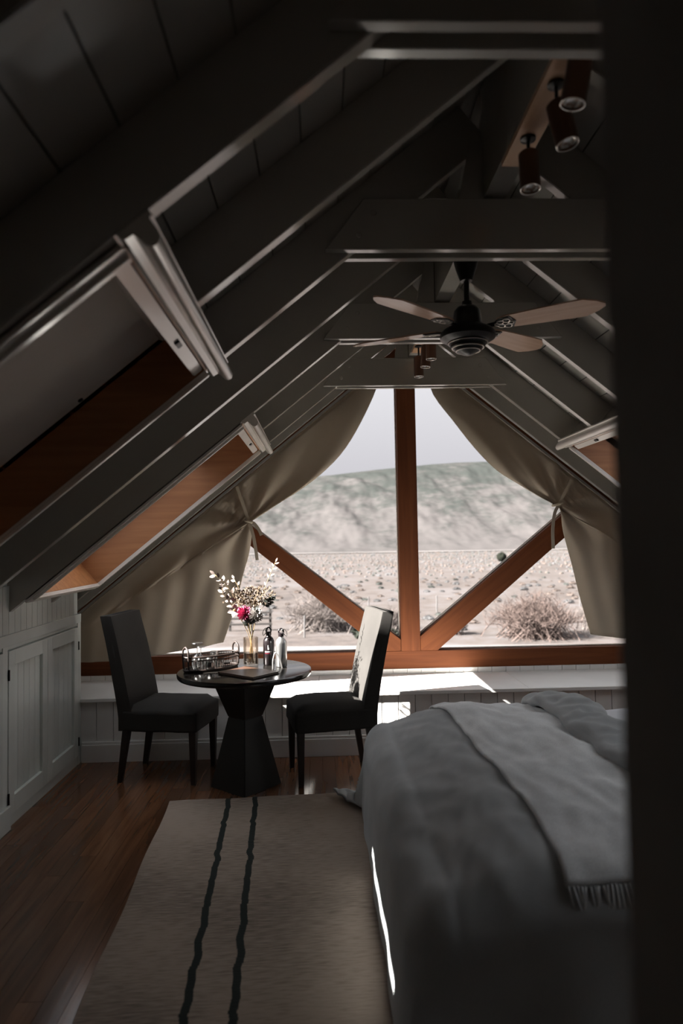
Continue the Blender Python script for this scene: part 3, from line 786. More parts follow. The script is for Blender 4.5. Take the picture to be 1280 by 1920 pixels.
# ------------------------------------------------------------------ table
TX, TY = -0.505, 4.49
table = empty('round_table', (TX, TY, 0)); tag(table, 'round black table on a faceted hourglass pedestal between the two chairs', 'table')
bm = bmesh.new()
lathe(bm, [(0, 0.702), (0.395, 0.702), (0.425, 0.706), (0.432, 0.716), (0.432, 0.732), (0.428, 0.738), (0.42, 0.740), (0, 0.740)], 96)
link('table_top', bm, TABLEM, table, smooth_angle=35)
def frustum(nm, h0, r0, h1, r1):
    bm = bmesh.new(); a = []; b = []
    for k in range(4):
        an = R(-90 + 90*k + 4); a.append(bm.verts.new((r0*math.cos(an), r0*math.sin(an), h0))); b.append(bm.verts.new((r1*math.cos(an), r1*math.sin(an), h1)))
    bm.faces.new(a[::-1]); bm.faces.new(b)
    for k in range(4): bm.faces.new((a[k], a[(k+1) % 4], b[(k+1) % 4], b[k]))
    bmesh.ops.bevel(bm, geom=bm.edges[:], offset=0.004, segments=2, affect='EDGES')
    return link(nm, bm, PEDM, table)
frustum('pedestal_foot', 0.0, 0.228, 0.44, 0.112)
frustum('pedestal_head', 0.441, 0.112, 0.702, 0.225)

# ------------------------------------------------------------------ chairs
def make_chair(loc, rz, label):
    """upholstered dining chair facing its own +X"""
    ch = empty('dining_chair', loc, rz); tag(ch, label, 'chair', 'upholstered chairs at the round table')
    bm = bmesh.new()
    def seatf(p):
        return p
    # seat block
    box(bm, -0.235, 0.285, -0.225, 0.225, 0.335, 0.480)
    bmesh.ops.subdivide_edges(bm, edges=bm.edges[:], cuts=7, use_grid_fill=True)
    for v in bm.verts:
        x, y, z = v.co
        if z > 0.42:
            e = max(abs(x-0.025)/0.26, abs(y)/0.225)
            v.co.z += (0.042*(1-e**3) + 0.010*noise.noise(Vector((x*7, y*7, 5))))*((z-0.42)/0.06) - 0.012*e**8
        v.co.x += 0.006*noise.noise(Vector((x*6, y*6, z*6))) ; v.co.y += 0.006*noise.noise(Vector((x*6+9, y*6, z*6)))
        if z < 0.36: v.co.z += 0.006*noise.noise(Vector((x*9, y*9, 2)))
    s = link('seat', bm, CHAIRF, ch, smooth=True)
    bv = s.modifiers.new('soft', 'BEVEL'); bv.width = 0.018; bv.segments = 3; bv.limit_method = 'ANGLE'; bv.angle_limit = R(50)
    # backrest
    bm = bmesh.new(); box(bm, -0.05, 0.045, -0.22, 0.22, 0.34, 1.09)
    bmesh.ops.subdivide_edges(bm, edges=bm.edges[:], cuts=8, use_grid_fill=True)
    for v in bm.verts:
        x, y, z = v.co
        t = max(0.0, (z-0.45)/0.64)
        v.co.x += -0.205 - 0.125*t**1.15 + 0.012*math.cos(math.pi*y/0.44)*(-1 if x > 0 else 0)
        v.co.y *= 1 + 0.02*math.sin(3.14*t)
        v.co.x += 0.004*noise.noise(Vector((x*6, y*7, z*7)))
        if x > 0 and t > 0: v.co.x -= 0.018*t
    bk = link('backrest', bm, CHAIRF, ch, smooth=True)
    bv = bk.modifiers.new('soft', 'BEVEL'); bv.width = 0.018; bv.segments = 3; bv.limit_method = 'ANGLE'; bv.angle_limit = R(50)
    for sx, sy, lean in ((1, 1, 0), (1, -1, 0), (-1, 1, 0.05), (-1, -1, 0.05)):
        bm = bmesh.new(); cx, cy = (0.25 if sx > 0 else -0.205), sy*0.195
        t, b = 0.024, 0.016
        hexa(bm, [(cx-b-lean, cy-b, 0), (cx+b-lean, cy-b, 0), (cx+b-lean, cy+b, 0), (cx-b-lean, cy+b, 0),
                  (cx-t, cy-t, 0.345), (cx+t, cy-t, 0.345), (cx+t, cy+t, 0.345), (cx-t, cy+t, 0.345)])
        bmesh.ops.bevel(bm, geom=bm.edges[:], offset=0.003, segments=1, affect='EDGES')
        link('leg', bm, LEGM, ch)
    return ch
make_chair((-1.06, 4.76, 0), R(-10), 'charcoal upholstered chair in the shaded corner left of the round table')
make_chair((0.060, 4.675, 0), R(180+11), 'charcoal upholstered chair with sunlit back, right of the round table')

# ------------------------------------------------------------------ ceiling fan
FX, FY, FZ = XC, 3.28, 2.625
fan = empty('ceiling_fan', (FX, FY, FZ)); tag(fan, 'black ceiling fan with four pale wooden blades', 'fan')
def fp(nm, prof, m=IRON, seg=32):
    bm = bmesh.new(); lathe(bm, prof, seg); return link(nm, bm, m, fan, smooth_angle=40)
fp('canopy', [(0, 0.330), (0.058, 0.330), (0.062, 0.31), (0.058, 0.29), (0.05, 0.26), (0.038, 0.225), (0.03, 0.20), (0.012, 0.195), (0, 0.195)])
fp('down_rod', [(0.0, 0.21), (0.0135, 0.21), (0.0135, 0.10), (0.024, 0.098), (0.026, 0.06), (0, 0.06)])
fp('motor_housing', [(0, 0.075), (0.03, 0.074), (0.05, 0.068), (0.064, 0.05), (0.068, 0.025), (0.072, -0.02), (0.095, -0.032), (0.12, -0.045), (0.134, -0.062),
                     (0.134, -0.085), (0.112, -0.098), (0.09, -0.108), (0, -0.108)])
fp('lower_cap', [(0, -0.10), (0.092, -0.104), (0.094, -0.112), (0.086, -0.118), (0.082, -0.128), (0.07, -0.134), (0.066, -0.142), (0.05, -0.150), (0.03, -0.162), (0.012, -0.168), (0, -0.169)])
for rr_, zz in ((0.094, -0.108), (0.076, -0.131), (0.058, -0.146)):
    bm = bmesh.new(); lathe(bm, [(rr_+0.0035*math.cos(t), zz+0.0035*math.sin(t)) for t in [k*math.pi/3 for k in range(6)]], 40, close=True)
    link('trim_ring', bm, mat('aged_nickel', (0.45, 0.42, 0.38), 0.3, 0.9) if 'aged_nickel' not in MATS else MATS['aged_nickel'], fan, smooth=True)
out = [(0.150, 0.038), (0.20, 0.058), (0.34, 0.068), (0.48, 0.076), (0.545, 0.077), (0.60, 0.046), (0.634, 0.012)]
prof = [(x, y) for x, y in out] + [(x, -y) for x, y in out[::-1]]
blade_me = None; br_me = None; orn_me = None
for k in range(4):
    ang = R((-28, 40, 148, 220)[k])
    if k == 0:
        bm = bmesh.new(); prism(bm, prof, lambda x, y: (x, y, 0.0), lambda x, y: (x, y, 0.007))
        bl_ = link('blade', bm, BLADEW, fan); blade_me = bl_.data
        bm = bmesh.new()
        prism(bm, [(0.10, 0.014), (0.135, 0.018), (0.16, 0.044), (0.215, 0.052), (0.235, 0.0), (0.215, -0.052), (0.16, -0.044), (0.135, -0.018), (0.10, -0.014)],
              lambda x, y: (x, y, -0.004), lambda x, y: (x, y, 0.0))
        br = link('bracket', bm, IRON, bl_); br_me = br.data
        bm = bmesh.new()
        ringf = lambda cx, cy, r_: [(cx + r_*math.cos(t), cy + r_*math.sin(t), -0.006) for t in [j*2*math.pi/14 for j in range(15)]]
        for cx, cy, r_ in ((0.165, 0.018, 0.016), (0.165, -0.018, 0.016), (0.195, 0.026, 0.017), (0.195, -0.026, 0.017), (0.186, 0.0, 0.013), (0.213, 0.0, 0.012), (0.146, 0.0, 0.012)):
            tube(bm, ringf(cx, cy, r_), 0.0028, 6, caps=False)
        og = link('scrollwork', bm, MATS['aged_nickel'], br, smooth=True); orn_me = og.data
    else:
        bl_ = bpy.data.objects.new('blade', blade_me); COL.objects.link(bl_); bl_.parent = fan
        br = bpy.data.objects.new('bracket', br_me); COL.objects.link(br); br.parent = bl_
        og = bpy.data.objects.new('scrollwork', orn_me); COL.objects.link(og); og.parent = br
    bl_.location = (0, 0, -0.035); bl_.rotation_mode = 'XYZ'
    bl_.rotation_euler = (R(-11), R(-1.0), ang)

# ------------------------------------------------------------------ spot lamps on the ridge
LENSM = mat('lamp_reflector', (0.75, 0.72, 0.68), 0.2, 0.8)
def spot(y, tilt_x, tilt_y, label, group, dx=0.0, zt=2.935, drop=0.05, ln=0.135):
    s = empty('spotlight', (XC+dx, y, zt)); tag(s, label, 'spotlight', group)
    bm = bmesh.new(); lathe(bm, [(0, 0), (0.026, 0), (0.026, -0.008), (0.008, -0.012), (0, -0.012)], 20); link('mount', bm, IRON, s, smooth_angle=40)
    bm = bmesh.new(); tube(bm, [(0, 0, -0.01), (0, 0, -drop-0.012)], 0.006, 8); link('stem', bm, IRON, s, smooth=True)
    bm = bmesh.new(); lathe(bm, [(0, 0), (0.026, 0), (0.034, -0.008), (0.034, -ln), (0.031, -ln), (0.030, -ln+0.02), (0, -ln+0.03)], 28)
    t = link('lamp_tube', bm, COPPER, s, smooth_angle=40); t.location = (0, 0, -drop); t.rotation_euler = (tilt_x, tilt_y, 0)
    bm = bmesh.new(); lathe(bm, [(0.0, -ln+0.022), (0.022, -ln+0.016), (0.0295, -ln+0.006)], 24); link('reflector', bm, LENSM, t, smooth=True)
    bm = bmesh.new(); lathe(bm, [(0.0325+0.002*math.cos(a), -ln+0.002*math.sin(a)) for a in [k*math.pi/3 for k in range(6)]], 28, close=True); link('rim', bm, LENSM, t, smooth=True)
    bm = bmesh.new(); tube(bm, [(-0.012, 0, 0.002), (0.012, 0, 0.002)], 0.006, 8); link('pivot', bm, STEEL, t, smooth=True)
    return s
spot(2.27, R(-4), 0, 'copper spot lamp, farthest of the three under the near ridge beam', 'near ridge spot lamps')
spot(1.99, R(-6), R(-10), 'copper spot lamp, middle of the three under the near ridge beam', 'near ridge spot lamps', drop=0.06, ln=0.14)
spot(1.79, R(6), R(10), 'copper spot lamp cut by the dark partition, nearest under the ridge', 'near ridge spot lamps', drop=0.05, ln=0.14)
spot(4.77, 0, 0, 'small distant copper spot lamp hanging lowest before the gable window', 'far ridge spot lamps', dx=-0.02, drop=0.075, ln=0.145)
spot(4.54, 0, R(4), 'small distant copper spot lamp, middle of the three behind the fan', 'far ridge spot lamps', drop=0.06, ln=0.15)
spot(4.36, 0, 0, 'small distant copper spot lamp, closest of the three behind the fan', 'far ridge spot lamps', drop=0.055, ln=0.15)

# ------------------------------------------------------------------ things on the table
TZ = 0.7405
# oval wicker basket with two loop handles
bk = empty('wicker_basket', (-0.728, 4.535, TZ), R(36)); tag(bk, 'dark oval basket with two loop handles holding glasses on the table', 'basket')
BA, BB, BH = 0.190, 0.088, 0.095
def oval(z, k=1.0, n=48): return [(BA*k*math.cos(t), BB*k*math.sin(t), z) for t in [j*2*math.pi/n for j in range(n+1)]]
bm = bmesh.new(); prism(bm, [(p[0], p[1]) for p in oval(0)[:-1]], lambda x, y: (x, y, 0.001), lambda x, y: (x, y, 0.008)); link('basket_base', bm, WICKER, bk)
for z, r_ in ((0.012, 0.006), (BH*0.78, 0.004), (BH, 0.0065)):
    bm = bmesh.new(); tube(bm, oval(z), r_, 6, caps=False); link('hoop', bm, WICKER, bk, smooth=True)
bm = bmesh.new()
for j in range(60):
    t = j*2*math.pi/60; tube(bm, [(BA*math.cos(t), BB*math.sin(t), 0.008), (BA*math.cos(t), BB*math.sin(t), BH)], 0.0016, 4)
sp_ = link('upright_rods', bm, WICKER, bk); sp_['kind'] = 'stuff'
for sx in (-1, 1):
    bm = bmesh.new()
    pts = [(sx*BA*0.93, -0.040, 0.02), (sx*BA*0.95, -0.041, BH), (sx*BA*0.95, -0.036, BH+0.040), (sx*BA*0.95, 0.0, BH+0.062), (sx*BA*0.95, 0.036, BH+0.040), (sx*BA*0.95, 0.041, BH), (sx*BA*0.93, 0.040, 0.02)]
    tube(bm, smooth_path(pts, 30), 0.006, 8); link('handle', bm, WICKER, bk, smooth=True)
# glasses standing upside down in the basket
def wine_glass(x, y, s, label):
    g = empty('wine_glass', (x, y, TZ+0.0095)); tag(g, label, 'glass', 'upturned wine glasses in the basket')
    bm = bmesh.new(); lathe(bm, [(0.030*s, 0.0), (0.036*s, 0.03*s), (0.037*s, 0.055*s), (0.030*s, 0.080*s), (0.014*s, 0.097*s), (0.005*s, 0.103*s)], 28)
    o = link('bowl', bm, CLEAR, g, smooth=True)
    bm = bmesh.new(); lathe(bm, [(0.005*s, 0.103*s), (0.0035*s, 0.125*s), (0.004*s, 0.155*s), (0.008*s, 0.166*s)], 14); link('stem', bm, CLEAR, g, smooth=True)
    bm = bmesh.new(); lathe(bm, [(0.0, 0.170*s), (0.008*s, 0.166*s), (0.034*s, 0.168*s), (0.036*s, 0.170*s), (0.034*s, 0.173*s), (0, 0.173*s)], 28); link('foot', bm, CLEAR, g, smooth_angle=40)
def in_basket(a, b): return -0.728 + a*math.cos(R(36)) - b*math.sin(R(36)), 4.535 + a*math.sin(R(36)) + b*math.cos(R(36))
wine_glass(*in_basket(-0.105, -0.012), 1.0, 'taller upturned wine glass at the left end of the basket')
wine_glass(*in_basket(-0.055, 0.040), 0.80, 'shorter upturned wine glass behind the tall one in the basket')
def tumbler(x, y, h, r_, label, lid=False):
    g = empty('glass_jar' if lid else 'tumbler', (x, y, TZ+0.0095)); tag(g, label, 'jar' if lid else 'glass')
    bm = bmesh.new(); lathe(bm, [(0, 0.001), (r_*0.9, 0.001), (r_, 0.008), (r_, h*0.8), (r_*0.95, h), (r_*0.90, h), (r_*0.93, h*0.8), (r_*0.92, 0.010), (0, 0.008)], 28)
    link('glass_body', bm, CLEAR, g, smooth_angle=40)
    if lid:
        bm = bmesh.new(); lathe(bm, [(0, h+0.014), (r_*0.9, h+0.014), (r_*0.98, h+0.010), (r_*0.98, h-0.004)], 24); link('lid', bm, STEEL, g, smooth_angle=40)
        bm = bmesh.new(); lathe(bm, [(0, 0.012), (r_*0.88, 0.012), (r_*0.88, h*0.7), (0, h*0.7)], 24); link('contents', bm, WHITEP if lid == 2 else PEDM, g, smooth_angle=40)
tumbler(*in_basket(-0.025, -0.035), 0.062, 0.030, 'small glass jar with dark contents in the middle of the basket', 1)
tumbler(*in_basket(0.035, 0.030), 0.085, 0.026, 'slim glass jar with white contents at the back of the basket', 2)
tumbler(*in_basket(0.045, -0.032), 0.050, 0.027, 'small low empty glass at the right end of the basket')
# vase
vx, vy = -0.480, 4.635
va = empty('glass_vase', (vx, vy, TZ)); tag(va, 'straight clear glass vase holding the flower stems', 'vase')
bm = bmesh.new(); lathe(bm, [(0, 0.001), (0.046, 0.001), (0.050, 0.006), (0.050, 0.185), (0.0475, 0.187), (0.046, 0.184), (0.046, 0.012), (0, 0.011)], 36)
link('glass_wall', bm, AMBER, va, smooth_angle=40)
bm = bmesh.new(); lathe(bm, [(0, 0.013), (0.0445, 0.013), (0.0445, 0.085), (0, 0.085)], 36); link('water', bm, CLEAR, va, smooth_angle=40)
# flowers
STEMM = mat('dry_stem', (0.20, 0.14, 0.07), 0.7, var=0.2)
LEAFP = mat('pale_dried_leaf', (0.21, 0.165, 0.145), 0.7, var=0.2, rand=0.1)
LEAFD = mat('dark_green_leaf', (0.025, 0.028, 0.022), 0.5, var=0.2)
PINKM = mat('pink_petal', (0.36, 0.055, 0.13), 0.6, var=0.25, scale=(50, 50, 50))
WHIM = mat('white_petal', (0.42, 0.395, 0.38), 0.6, var=0.1, scale=(50, 50, 50))
TANM = mat('tan_dried_bloom', (0.115, 0.082, 0.056), 0.8, var=0.35, scale=(60, 60, 60))
YELM = mat('yellow_stamen', (0.60, 0.40, 0.12), 0.7)
V = Vector
neck = V((vx, vy, TZ+0.19))
def leaf_mesh(bm, base, d, up, ln, w, curl=0.2):
    d = d.normalized(); s = d.cross(up).normalized(); n = s.cross(d).normalized()
    prof = [(0, 0.05), (0.25, 0.75), (0.5, 1.0), (0.75, 0.7), (1.0, 0.05)]
    rows_ = []
    for t, k in prof:
        c = base + d*(ln*t) - n*(curl*ln*t*t)
        rows_.append([bm.verts.new(c - s*(w*k) + n*(0.12*w*k)), bm.verts.new(c), bm.verts.new(c + s*(w*k) + n*(0.12*w*k))])
    for a, b in zip(rows_, rows_[1:]):
        for k in range(2): bm.faces.new((a[k], a[k+1], b[k+1], b[k]))
def stem_obj(root, pts, r_, m=STEMM, nm='stem'):
    bm = bmesh.new(); tube(bm, smooth_path([V(p) - V(root.location) for p in pts], 14), r_, 6); return link(nm, bm, m, root, smooth=True)
def foot(dx, dy): return V((vx+dx, vy+dy, TZ+0.016))
def sprig(label, pts, leaf_m, ln, w, n, seed, start=0.45, r_=0.0018):
    root = empty('leafy_sprig', pts[0]); tag(root, label, 'sprig')
    stem_obj(root, pts, r_)
    P = smooth_path(pts, 60); rr = random.Random(seed)
    for k in range(n):
        t = start + (1-start)*(k+0.5)/n; i = min(int(t*60), 58); d = (P[i+1]-P[i]).normalized()
        sgn = 1 if k % 2 else -1
        side = V((d.z, rr.uniform(-0.7, 0.7), -d.x)).normalized()*sgn
        bm = bmesh.new(); s_ = rr.uniform(0.75, 1.15)
        leaf_mesh(bm, P[i]-V(pts[0]), d*0.7 + side*0.8, V((0, -1, 0.3)), ln*s_, w*s_, rr.uniform(0.0, 0.4))
        link('leaf', bm, leaf_m, root, smooth=True)
    bm = bmesh.new(); leaf_mesh(bm, P[-1]-V(pts[0]), P[-1]-P[-3], V((0, -1, 0.3)), ln, w, 0.1); link('leaf', bm, leaf_m, root, smooth=True)
    return root
sprig('pale dried sprig arching up to the left out of the vase', [foot(0.02, 0.01), neck+V((0.0, 0, 0)), V((-0.545, 4.60, 1.13)), V((-0.615, 4.58, 1.26)), V((-0.655, 4.57, 1.31)), V((-0.705, 4.56, 1.355))], LEAFP, 0.042, 0.010, 9, 2)
sprig('short pale sprig curling out low at the left of the bouquet', [foot(0.01, 0.02), neck+V((-0.01, 0.01, 0)), V((-0.565, 4.58, 1.10)), V((-0.605, 4.56, 1.165)), V((-0.645, 4.54, 1.225)), V((-0.652, 4.53, 1.265))], LEAFP, 0.036, 0.009, 9, 5, 0.5)
sprig('pale pink tipped sprig standing up left of the middle', [foot(0.015, -0.01), neck, V((-0.535, 4.66, 1.13)), V((-0.555, 4.67, 1.24)), V((-0.592, 4.68, 1.315))], LEAFP, 0.034, 0.009, 5, 8, 0.55)
sprig('tall thin sprig leaning right to the top of the bouquet', [foot(-0.02, 0.0), neck+V((0.01, 0, 0)), V((-0.43, 4.66, 1.13)), V((-0.385, 4.68, 1.25)), V((-0.345, 4.69, 1.35)), V((-0.312, 4.70, 1.425))], LEAFP, 0.034, 0.006, 12, 12, 0.42)
sprig('dark leafy sprig sticking out on the right of the bouquet', [foot(-0.015, 0.015), neck+V((0.012, 0, 0)), V((-0.43, 4.66, 1.08)), V((-0.39, 4.68, 1.13)), V((-0.345, 4.70, 1.165))], LEAFD, 0.044, 0.013, 7, 21, 0.72)
sprig('dark leaves tucked under the pink and white blooms', [foot(0.0, 0.02), neck, V((-0.485, 4.58, 1.02)), V((-0.475, 4.56, 1.05)), V((-0.445, 4.56, 1.10))], LEAFD, 0.050, 0.014, 12, 33, 0.45)
def pompon(label, name, c, r_, m, pts, seed, n=130):
    root = empty(name, pts[0]); tag(root, label, 'flower')
    stem_obj(root, pts, 0.0026)
    bm = bmesh.new(); rr = random.Random(seed)
    for k in range(n):
        z = 1-2*(k+0.5)/n; ph = k*2.39996; q = math.sqrt(1-z*z); d = V((q*math.cos(ph), q*math.sin(ph), z)) + V((rr.uniform(-.15, .15), rr.uniform(-.15, .15), rr.uniform(-.15, .15)))
        d.normalize()
        leaf_mesh(bm, c-V(pts[0])+d*r_*0.35, d, V((d.y, -d.x, 0.4)), r_*rr.uniform(0.55, 0.75), r_*0.13, -0.25)
    lathe(bm, [(0, r_*0.5), (r_*0.35, r_*0.35), (r_*0.5, 0), (r_*0.35, -r_*0.35), (0, -r_*0.5)], 12, tuple(c-V(pts[0])))
    pt = link('petals', bm, m, root, smooth=True); pt['kind'] = 'stuff'
    return root
pompon('pink round bloom at the front of the bouquet', 'pink_flower', V((-0.513, 4.56, 1.098)), 0.052, PINKM, [foot(0.01, 0.0), neck+V((0.005, -0.02, 0)), V((-0.513, 4.56, 1.08))], 4)
pompon('white round bloom beside the pink flower', 'white_flower', V((-0.445, 4.57, 1.082)), 0.056, WHIM, [foot(-0.01, 0.01), neck+V((0.01, -0.02, 0)), V((-0.446, 4.57, 1.06))], 6)
# open white star flower
lf = empty('star_flower', tuple(foot(0.02, -0.02))); tag(lf, 'open white flower with pointed petals at the left of the pink bloom', 'flower')
stem_obj(lf, [foot(0.02, -0.02), neck+V((-0.01, 0, 0)), V((-0.55, 4.60, 1.08)), V((-0.578, 4.585, 1.112))], 0.002)
for k in range(6):
    an = k*math.pi/3 + 0.3; bm = bmesh.new()
    leaf_mesh(bm, V((-0.580, 4.58, 1.115))-V(lf.location), V((math.cos(an), -0.35, math.sin(an))), V((0, -1, 0)), 0.048, 0.015, 0.15)
    link('petal', bm, WHIM, lf, smooth=True)
bm = bmesh.new(); lathe(bm, [(0, 0.009), (0.008, 0.006), (0.009, 0), (0, -0.006)], 10, tuple(V((-0.580, 4.572, 1.115))-V(lf.location))); link('stamens', bm, YELM, lf, smooth=True)
def spray(label, c, rx, rz, n, seed, base_pts):
    root = empty('dried_spray', base_pts[0]); tag(root, label, 'dried flower')
    stem_obj(root, base_pts, 0.0025)
    rr = random.Random(seed); bm = bmesh.new(); b2 = bmesh.new(); o0 = V(base_pts[0]); bb = V(base_pts[-1])
    for k in range(n):
        d = V((rr.gauss(0, 0.5)*rx, rr.gauss(0, 0.4)*rx, rr.uniform(-1, 1)*rz)); p = c + d
        s_ = rr.uniform(0.004, 0.008)
        dr = (p - bb).normalized()
        for q in range(3): leaf_mesh(bm, p-o0, dr + V((rr.uniform(-1, 1), rr.uniform(-1, 1), rr.uniform(-.4, 1))), V((rr.uniform(-1, 1), -1, 0.2)), s_*2.2, s_*0.8, 0.1)
        if k % 3 == 0: tube(b2, [bb-o0, (bb*0.4+p*0.6)-o0 + V((0, 0, 0.01)), p-o0], 0.0007, 3, caps=False)
    a = link('florets', bm, TANM, root); a['kind'] = 'stuff'
    b_ = link('twigs', b2, STEMM, root); b_['kind'] = 'stuff'
spray('loose tan dried spray in the middle of the bouquet', V((-0.455, 4.66, 1.20)), 0.11, 0.060, 190, 5, [foot(0.0, -0.02), neck, V((-0.475, 4.65, 1.10))])
spray('browner dried spray on the left side of the bouquet', V((-0.545, 4.65, 1.185)), 0.075, 0.055, 110, 9, [foot(0.02, 0.02), neck+V((0, 0.01, 0)), V((-0.515, 4.65, 1.10))])
# bottles
def bottle(x, y, m, label, printed, cap_turn):
    b = empty('water_bottle', (x, y, TZ), cap_turn); tag(b, label, 'bottle', 'metal drinking bottles on the table')
    bm = bmesh.new(); lathe(bm, [(0, 0.001), (0.034, 0.001), (0.0375, 0.006), (0.0375, 0.150), (0.036, 0.163), (0.029, 0.178), (0.019, 0.188), (0.0155, 0.193), (0.0155, 0.200), (0, 0.200)], 40)
    link('body', bm, m, b, smooth_angle=50)
    bm = bmesh.new(); lathe(bm, [(0, 0.222), (0.012, 0.222), (0.0185, 0.217), (0.0185, 0.198), (0, 0.198)], 24); link('cap', bm, BLACKP, b, smooth_angle=40)
    bm = bmesh.new()
    tube(bm, smooth_path([(-0.014, 0, 0.215), (-0.0155, 0, 0.235), (0, 0, 0.249), (0.0155, 0, 0.235), (0.014, 0, 0.215)], 18), 0.0052, 8); link('cap_loop', bm, BLACKP, b, smooth=True)
    bm = bmesh.new()
    sx = -1 if printed else 1
    tube(bm, smooth_path([(sx*0.004, -0.004, 0.242), (sx*0.022, -0.006, 0.244), (sx*0.037, -0.008, 0.222), (sx*0.036, -0.008, 0.198), (sx*0.024, -0.008, 0.206), (sx*0.010, -0.005, 0.228), (sx*0.004, -0.004, 0.242)], 26), 0.0022, 6)
    link('carabiner', bm, IRON if printed else STEEL, b, smooth=True)
    # small print wrapped on the side facing the room
    def patch(nm, a0, a1, z0, z1, pm):
        bm = bmesh.new(); grid(bm, lambda u, v: (0.0379*math.cos(R(a0+(a1-a0)*u)), 0.0379*math.sin(R(a0+(a1-a0)*u)), z0+(z1-z0)*v), 6, 1); link(nm, bm, pm, b)
    if printed:
        for k, (a0, a1) in enumerate(((-128, -117), (-115, -106), (-104, -93), (-90, -80), (-78, -70), (-68, -58))): patch('print_mark', a0, a1, 0.088, 0.095, WHITEP)
        patch('print_mark', -128, -62, 0.079, 0.0815, REDP); patch('print_mark', -96, -90, 0.105, 0.135, WHITEP); patch('print_mark', -92, -84, 0.105, 0.118, WHITEP)
    return b
bottle(-0.360, 4.640, BLACKP, 'black drinking bottle with small white print beside the vase', True, R(0))
bottle(-0.272, 4.565, ALU, 'plain silver drinking bottle at the right of the black bottle', False, R(15))
# bent silvery loop in front of the bottles
lp = bmesh.new()
P = smooth_path([(-0.026, 0, 0.0), (-0.024, 0, 0.055), (-0.008, 0, 0.103), (0.012, 0, 0.090), (0.030, 0, 0.045), (0.040, 0, 0.0)], 24)
ringv = []
for p in P: ringv.append([lp.verts.new((p.x, -0.011, p.z)), lp.verts.new((p.x, 0.011, p.z)), lp.verts.new((p.x*0.80, 0.011, p.z*0.93)), lp.verts.new((p.x*0.80, -0.011, p.z*0.93))])
for a, b in zip(ringv, ringv[1:]):
    for k in range(4): lp.faces.new((a[k], a[(k+1) % 4], b[(k+1) % 4], b[k]))
lp.faces.new(ringv[0]); lp.faces.new(ringv[-1][::-1])
loop = link('metal_loop', lp, mat('pale_satin_metal', (0.42, 0.41, 0.40), 0.3, 0.35), smooth_angle=50); loop.location = (-0.302, 4.505, TZ); loop.rotation_euler = (0, 0, R(10))
tag(loop, 'bent silvery metal loop standing in front of the bottles', 'loop')
# leather folder
fo = empty('leather_folder', (-0.462, 4.33, TZ), R(-40)); tag(fo, 'brown leather folder lying at the front of the table', 'folder')
def fpart(nm, b, m, bev=0.003):
    bm = bmesh.new(); box(bm, *b); bmesh.ops.bevel(bm, geom=bm.edges[:], offset=bev, segments=2, affect='EDGES'); return link(nm, bm, m, fo)
fpart('back_cover', (-0.155, 0.155, -0.115, 0.115, 0.0005, 0.0045), LEATHER, 0.0015)
fpart('pages', (-0.148, 0.150, -0.110, 0.110, 0.0046, 0.0105), PAPER, 0.001)
fpart('front_cover', (-0.155, 0.155, -0.115, 0.115, 0.0106, 0.0150), LEATHER, 0.0015)
fpart('spine', (-0.160, -0.1555, -0.115, 0.115, 0.0008, 0.0148), LEATHER, 0.0015)

# ------------------------------------------------------------------ outdoors: plain, hill, shrubs
def ground_material():
    m, n, l, b = _nodes('dry_plain')
    b.inputs['Roughness'].default_value = 1.0; b.inputs['Specular IOR Level'].default_value = 0.0
    tc = n.new('ShaderNodeTexCoord')
    nz = n.new('ShaderNodeTexNoise'); nz.inputs['Scale'].default_value = 0.09; nz.inputs['Detail'].default_value = 9; nz.inputs['Roughness'].default_value = 0.72
    l.new(tc.outputs['Object'], nz.inputs['Vector'])
    rp = n.new('ShaderNodeValToRGB'); e = rp.color_ramp.elements
    e[0].position = 0.30; e[0].color = (0.0596, 0.0552, 0.0552, 1); e[1].position = 0.72; e[1].color = (0.1060, 0.1015, 0.1060, 1)
    k = e.new(0.46); k.color = (0.0850, 0.0751, 0.0718, 1); k2 = e.new(0.58); k2.color = (0.0949, 0.0883, 0.0894, 1)
    n2 = n.new('ShaderNodeTexNoise'); n2.inputs['Scale'].default_value = 0.9; n2.inputs['Detail'].default_value = 8; n2.inputs['Roughness'].default_value = 0.8
    l.new(tc.outputs['Object'], n2.inputs['Vector'])
    mx = n.new('ShaderNodeMath'); mx.operation = 'MULTIPLY_ADD'; mx.inputs[1].default_value = 1.1; l.new(n2.outputs['Fac'], mx.inputs[0])
    sb = n.new('ShaderNodeMath'); sb.operation = 'SUBTRACT'; sb.inputs[1].default_value = 0.55; l.new(nz.outputs['Fac'], sb.inputs[0]); l.new(sb.outputs[0], mx.inputs[2])
    l.new(mx.outputs[0], rp.inputs[0]); l.new(rp.outputs[0], b.inputs['Base Color'])
    return m
def gz(x, y):
    d = max(0.0, y-30)
    z = -3.0 - 0.0058*d
    if y > 60: z += 0.25*noise.noise(Vector((x*0.02, y*0.02, 0)))
    return z
bm = bmesh.new()
ys = [6.5 + 8*1.0*k for k in range(12)] + [103+14*k for k in range(24)]
xs = [-260 + 13*k for k in range(60)]
vs = [[bm.verts.new((x, y, gz(x, y))) for y in ys] for x in xs]
for i in range(len(xs)-1):
    for j in range(len(ys)-1): bm.faces.new((vs[i][j], vs[i+1][j], vs[i+1][j+1], vs[i][j+1]))
ground = link('ground', bm, ground_material(), smooth=True); structure(ground, 'pale dry plain outside the window')
